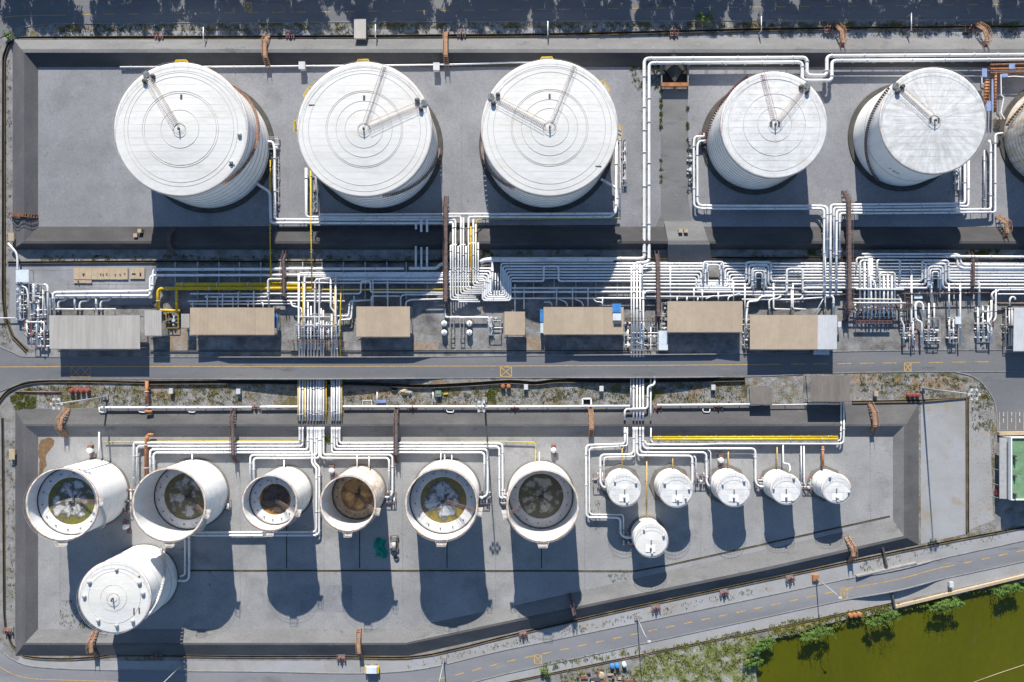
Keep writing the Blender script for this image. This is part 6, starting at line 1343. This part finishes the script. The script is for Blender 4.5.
# stacked junk by the bank, lower centre
for i, (x, y, m, lab) in enumerate(((612,665,'blue','first blue barrel by the bottom clearing'),(617,664.6,'blue','second blue barrel by the bottom clearing'),(624,663.6,'palesheet','pale barrel by the bottom clearing'))): drum(lab, x, y, m, 'barrels at the bottom clearing')
t = thing('junk_pile', 'dark pile of scrap boards at the bottom edge left of the clearing', 'scrap pile', tuple(G(600,676)))
for i in range(26):
    q = Vector((R.uniform(-7,8), R.uniform(-3,2.2), R.uniform(.1,.5))); MB().cbox(q, (R.uniform(.5,2.2),R.uniform(.3,1.2),R.uniform(.1,.4))).build('scrap_board', MT[R.choice(['brown','steel','timber','galv','rust'])], t).rotation_euler = (0,0,0)
b = MB(); b.lathe([(.9,0),(.9,.5),(.8,.55),(.01,.55)], 20); o = tag(b.build('round_tub', MT['timber']), 'round tan tub on the scrap pile at the bottom', 'tub'); o.location = G(601.6,675)

# ------------------------------------------------------------------ trees, bushes, grass
def leaves(n, rx, ry, rz, cz, size, seed, clumps=14, up=False):
    r = random.Random(seed); b = MB(); cl = []
    for i in range(clumps):
        a = r.uniform(0, 6.283); q = math.sqrt(r.random()); z = r.uniform(-.8, 1)
        cl.append((rx*q*math.cos(a)*.8, ry*q*math.sin(a)*.8, cz+rz*z*(1-.5*q), r.uniform(.28,.5)))
    for i in range(n):
        c = r.choice(cl); d = Vector((r.gauss(0,1), r.gauss(0,1), r.gauss(0,1))).normalized()*(r.random()**.4)
        p = Vector((c[0]+d.x*rx*c[3], c[1]+d.y*ry*c[3], max(.15, c[2]+d.z*rz*c[3]*.9)))
        nrm = (d+Vector((r.uniform(-.6,.6), r.uniform(-.6,.6), r.uniform(.0,1.0)))).normalized()
        u = nrm.orthogonal().normalized(); u = Matrix.Rotation(r.uniform(0,6.28), 3, nrm) @ u; v_ = nrm.cross(u); s_ = size*r.uniform(.6,1.3)
        b.add([p-u*s_, p+v_*s_*.42, p+u*s_, p-v_*s_*.42], [(0,1,2,3)])
    return b, cl
tree_var = []
def tree(label, x, y, H, rx, seed, group, name='tree', m='leaf', n=1500, size=.3, key=None, rz=0, ry=None):
    t = thing(name, label, 'tree', tuple(G(x, y)), rz, group)
    cache = tree_var
    hit = next((c for c in cache if c[0] == key), None) if key else None
    if hit:
        for nm, me in hit[1:]:
            o = bpy.data.objects.new(nm, me); C.objects.link(o); o.parent = t
        return t
    b, cl = leaves(n, rx, ry or rx, H*.34, H*.64, size, seed)
    if ry:
        r2 = random.Random(seed+9)
        for _ in range(16):
            px, py = r2.uniform(-rx,rx)*.9, r2.uniform(-ry,ry)*.8; hh = H*r2.uniform(.8,1.45); lx, ly = r2.uniform(-.5,.5), r2.uniform(-.5,.5)
            for k in range(16):
                u = k/16; q = Vector((px+lx*u*u*1.5, py+ly*u*u*1.5, hh*u)); an = r2.uniform(0,6.28); d = Vector((math.cos(an), math.sin(an), .5))*.5*(1-.4*u); sd = Vector((-d.y,d.x,0))*.22
                b.add([q, q+d*.5+sd, q+d, q+d*.5-sd], [(0,1,2,3)])
    cr = b.build('crown', MT[m], t)
    tb = MB(); tb.tube([(0,0,0),(.08,.05,H*.3),(-.05,.1,H*.62)], .05*H*.55, 8, r2=.012*H)
    for c in cl[:8]: tb.tube([(0,.05,H*R.uniform(.25,.45)), (c[0]*.5,c[1]*.5,c[2]*.8), (c[0],c[1],c[2])], .012*H*.7, 5, r2=.004*H)
    tr = tb.build('trunk', MT['bark'], t)
    if key: cache.append((key, ('crown', cr.data), ('trunk', tr.data)))
    return t
# row of trees just north of the frame whose shade falls on the north road
i = 0; R0 = R; R = random.Random(21)
for x in range(-50, 1100, 15):
    for row in (0, 1):
        xx = x + R.uniform(-6, 6) + row*10; yy = (-24 if row == 0 else -43) + R.uniform(-6, 5)
        if R.random() < .1: continue
        tree('leafy roadside tree in the row north of the north road', xx, yy, (8.2 if row == 0 else 9.6)*R.uniform(.85,1.1), 2.9, i, 'trees north of the road', 'roadside_tree', 'leafdark', 1500, .36, key='road%d%d' % (row, i % 3), rz=R.uniform(0,6)); i += 1
R = R0
# bushes on the pond bank
for k, (x, y, H, rx, lab) in enumerate(((806,633,4.2,1.9,'bright green bush on the pond bank below the lamp with orange base, western'),(820,629,4.6,2.1,'bright green bush on the pond bank below the lamp with orange base, eastern'),(872,619,4.4,2.0,'bright green bush on the pond bank just right of the orange drums'),(886,613,4.6,2.1,'bright green bush on the pond bank second to the right of the orange drums'),(934,605,4.2,2.0,'bright green bush at the middle of the cream beam, western'),(947,601,4.6,2.2,'bright green bush at the middle of the cream beam, eastern'),(1000,588,4.4,2.0,'bright green bush on the bank near the right edge, western'),(1011,585,4.0,1.8,'bright green bush on the bank near the right edge, eastern'),(757,646,3.2,2.4,'green bush at the north west corner of the pond'),(752,660,2.6,2.0,'low green bush on the west shore of the pond'),(766,639,2.6,1.8,'low green bush at the pond corner beside the strip'))):
    tree(lab, x, y, H*.72, rx*1.35, 100+k, 'bushes on the pond bank', 'bush', 'leaf', 1100, .22, ry=rx*.62, rz=.2)
for k, (x, y, lab) in enumerate(((9.6,36,'small olive shrub at the north west corner of the drain'),(708,20,'green shrub on the verge north of the channel, western'),(700,19,'green shrub on the verge just west of another above the channel'),(545,671,'green shrub at the bottom edge beside the road'),)):
    tree(lab, x, y, 1.6, 1.5, 150+k, 'small shrubs', 'shrub', 'leaf', 350, .22)

def tufts(name, areas, n, hgt, m, seed, wid=.06, spread=.25):
    """grass: blades in tufts scattered in polygons (px), one object"""
    r = random.Random(seed); b = MB()
    def inside(p, poly):
        c = False; j = len(poly)-1
        for i in range(len(poly)):
            if (poly[i][1] > p[1]) != (poly[j][1] > p[1]) and p[0] < (poly[j][0]-poly[i][0])*(p[1]-poly[i][1])/(poly[j][1]-poly[i][1])+poly[i][0]: c = not c
            j = i
        return c
    ars = []
    for poly in areas:
        xs = [p[0] for p in poly]; ys = [p[1] for p in poly]; ars.append((poly, min(xs), max(xs), min(ys), max(ys), (max(xs)-min(xs))*(max(ys)-min(ys))))
    tot = sum(a[5] for a in ars)
    for poly, x0, x1, y0, y1, A in ars:
        k = int(n*A/tot); seeds = [(r.uniform(x0,x1), r.uniform(y0,y1)) for _ in range(max(3, int(A/14)))]
        for _ in range(k):
            s0 = r.choice(seeds); p = (s0[0]+r.gauss(0,1.3), s0[1]+r.gauss(0,.9))
            if not inside(p, poly): continue
            g = G(*p); 
            for q in range(2):
                a = r.uniform(0,6.28); l = hgt*r.uniform(.5,1.2); d = Vector((math.cos(a), math.sin(a), 0)); o = Vector((-d.y,d.x,0))*wid*r.uniform(.7,1.6)
                base = g+Vector((r.uniform(-spread,spread), r.uniform(-spread,spread), .0)); tip = base+d*l*r.uniform(.5,1.1)+Vector((0,0,l*.7)); mid = base+d*l*.3+Vector((0,0,l*.55))
                b.add([base-o, base+o, mid+o*.8, tip, mid-o*.8], [(0,1,2,3,4)])
    return b.build(name, MT[m], kind='stuff')
tufts('grass', [[(40,255),(660,255),(660,261.5),(40,261.5)],[(715,255),(1020,255),(1020,259),(715,259)],[(30,386),(250,386),(250,405),(30,405)],[(345,390),(630,388),(630,404),(345,404)],[(660,386),(750,384),(750,403),(660,403)],[(860,374),(950,374),(985,385),(994,408),(994,430),(972,430),(970,398),(930,396),(860,392)],[(60,24),(1020,22),(1020,35),(60,37)]], 15000, .3, 'grass', 5)
tufts('grass', [[(5.5,60),(12,60),(12,255),(5.5,255)],[(5,430),(15,430),(15,610),(5,610)],[(408,662),(512,640),(768,584),(768,592),(512,646),(408,668)],[(860,560),(1020,524),(1020,533),(860,572)],[(6,262),(8,262),(8,340),(0,340)],[(0,300),(7,300),(7,330),(14,345),(0,345)]], 5000, .3, 'grass', 6)
tufts('lush_grass', [[(540,664),(640,646),(640,652),(540,672)],[(640,652),(755,628),(755,700),(640,700)],[(768,624),(900,602),(900,614),(768,640)],[(630,66),(661,66),(661,90),(630,90)],[(898,604),(1024,575),(1024,582),(898,612)],[(768,628),(900,604),(905,608),(842,621),(790,636)],[(560,670),(650,668),(650,700),(560,700)]], 12000, .38, 'lush', 7, .07)
tufts('lush_grass', [[(970,246),(1000,246),(1000,256),(970,256)],[(808,247),(822,247),(822,255),(808,255)],[(483,249),(493,249),(493,256),(483,256)],[(8,395),(30,388),(40,405),(16,410)],[(268,407),(298,407),(298,412),(268,412)],[(660,66),(662,66),(662,196),(660,196)],[(687,66),(688.5,66),(688.5,196),(687,196)],[(900,440),(904,440),(904,480),(900,480)],[(486,388),(500,388),(500,401),(486,401)],[(560,513),(570,513),(570,520),(560,520)],[(320,428),(334,428),(334,444),(320,444)]], 7000, .34, 'lush', 8, .07)
b = MB(); b.tube([G(975,684)+Vector((0,0,-.72)), G(1000,675)+Vector((0,0,-.72)), G(1060,655)+Vector((0,0,-.72))], .07, 6); tag(b.build('float_line', MT['timber']), 'thin pale line floating on the pond at the lower right corner', 'rope')
tufts('dry_grass', [[(606,570),(636,570),(630,583),(612,582)],[(590,500),(600,500),(600,530),(590,530)],[(60,600),(90,600),(90,630),(60,630)]], 420, .25, 'grass', 12)
# loose stones on the verges
r_ = random.Random(3); b = MB()
for _ in range(5200):
    z = r_.random()
    if z < .4: p = (r_.uniform(30,640), r_.uniform(384,405))
    elif z < .6: p = (r_.uniform(660,990), r_.uniform(376,404))
    elif z < .75: p = (r_.uniform(970,994), r_.uniform(400,530))
    elif z < .85: p = (r_.uniform(60,1020), r_.uniform(23,36))
    else: p = (r_.uniform(150,1010), r_.uniform(262,352))
    g = G(*p); s_ = r_.uniform(.05,.2); a = r_.uniform(0,1.5)
    ca, sa = math.cos(a)*s_, math.sin(a)*s_
    b.add([g+Vector((ca,sa,0)), g+Vector((-sa,ca,0)), g+Vector((-ca,-sa,0)), g+Vector((sa,-ca,0)), g+Vector((0,0,s_*.7))], [(0,1,4),(1,2,4),(2,3,4),(3,0,4)])
b.build('loose_stones', MT['stone'], kind='stuff')
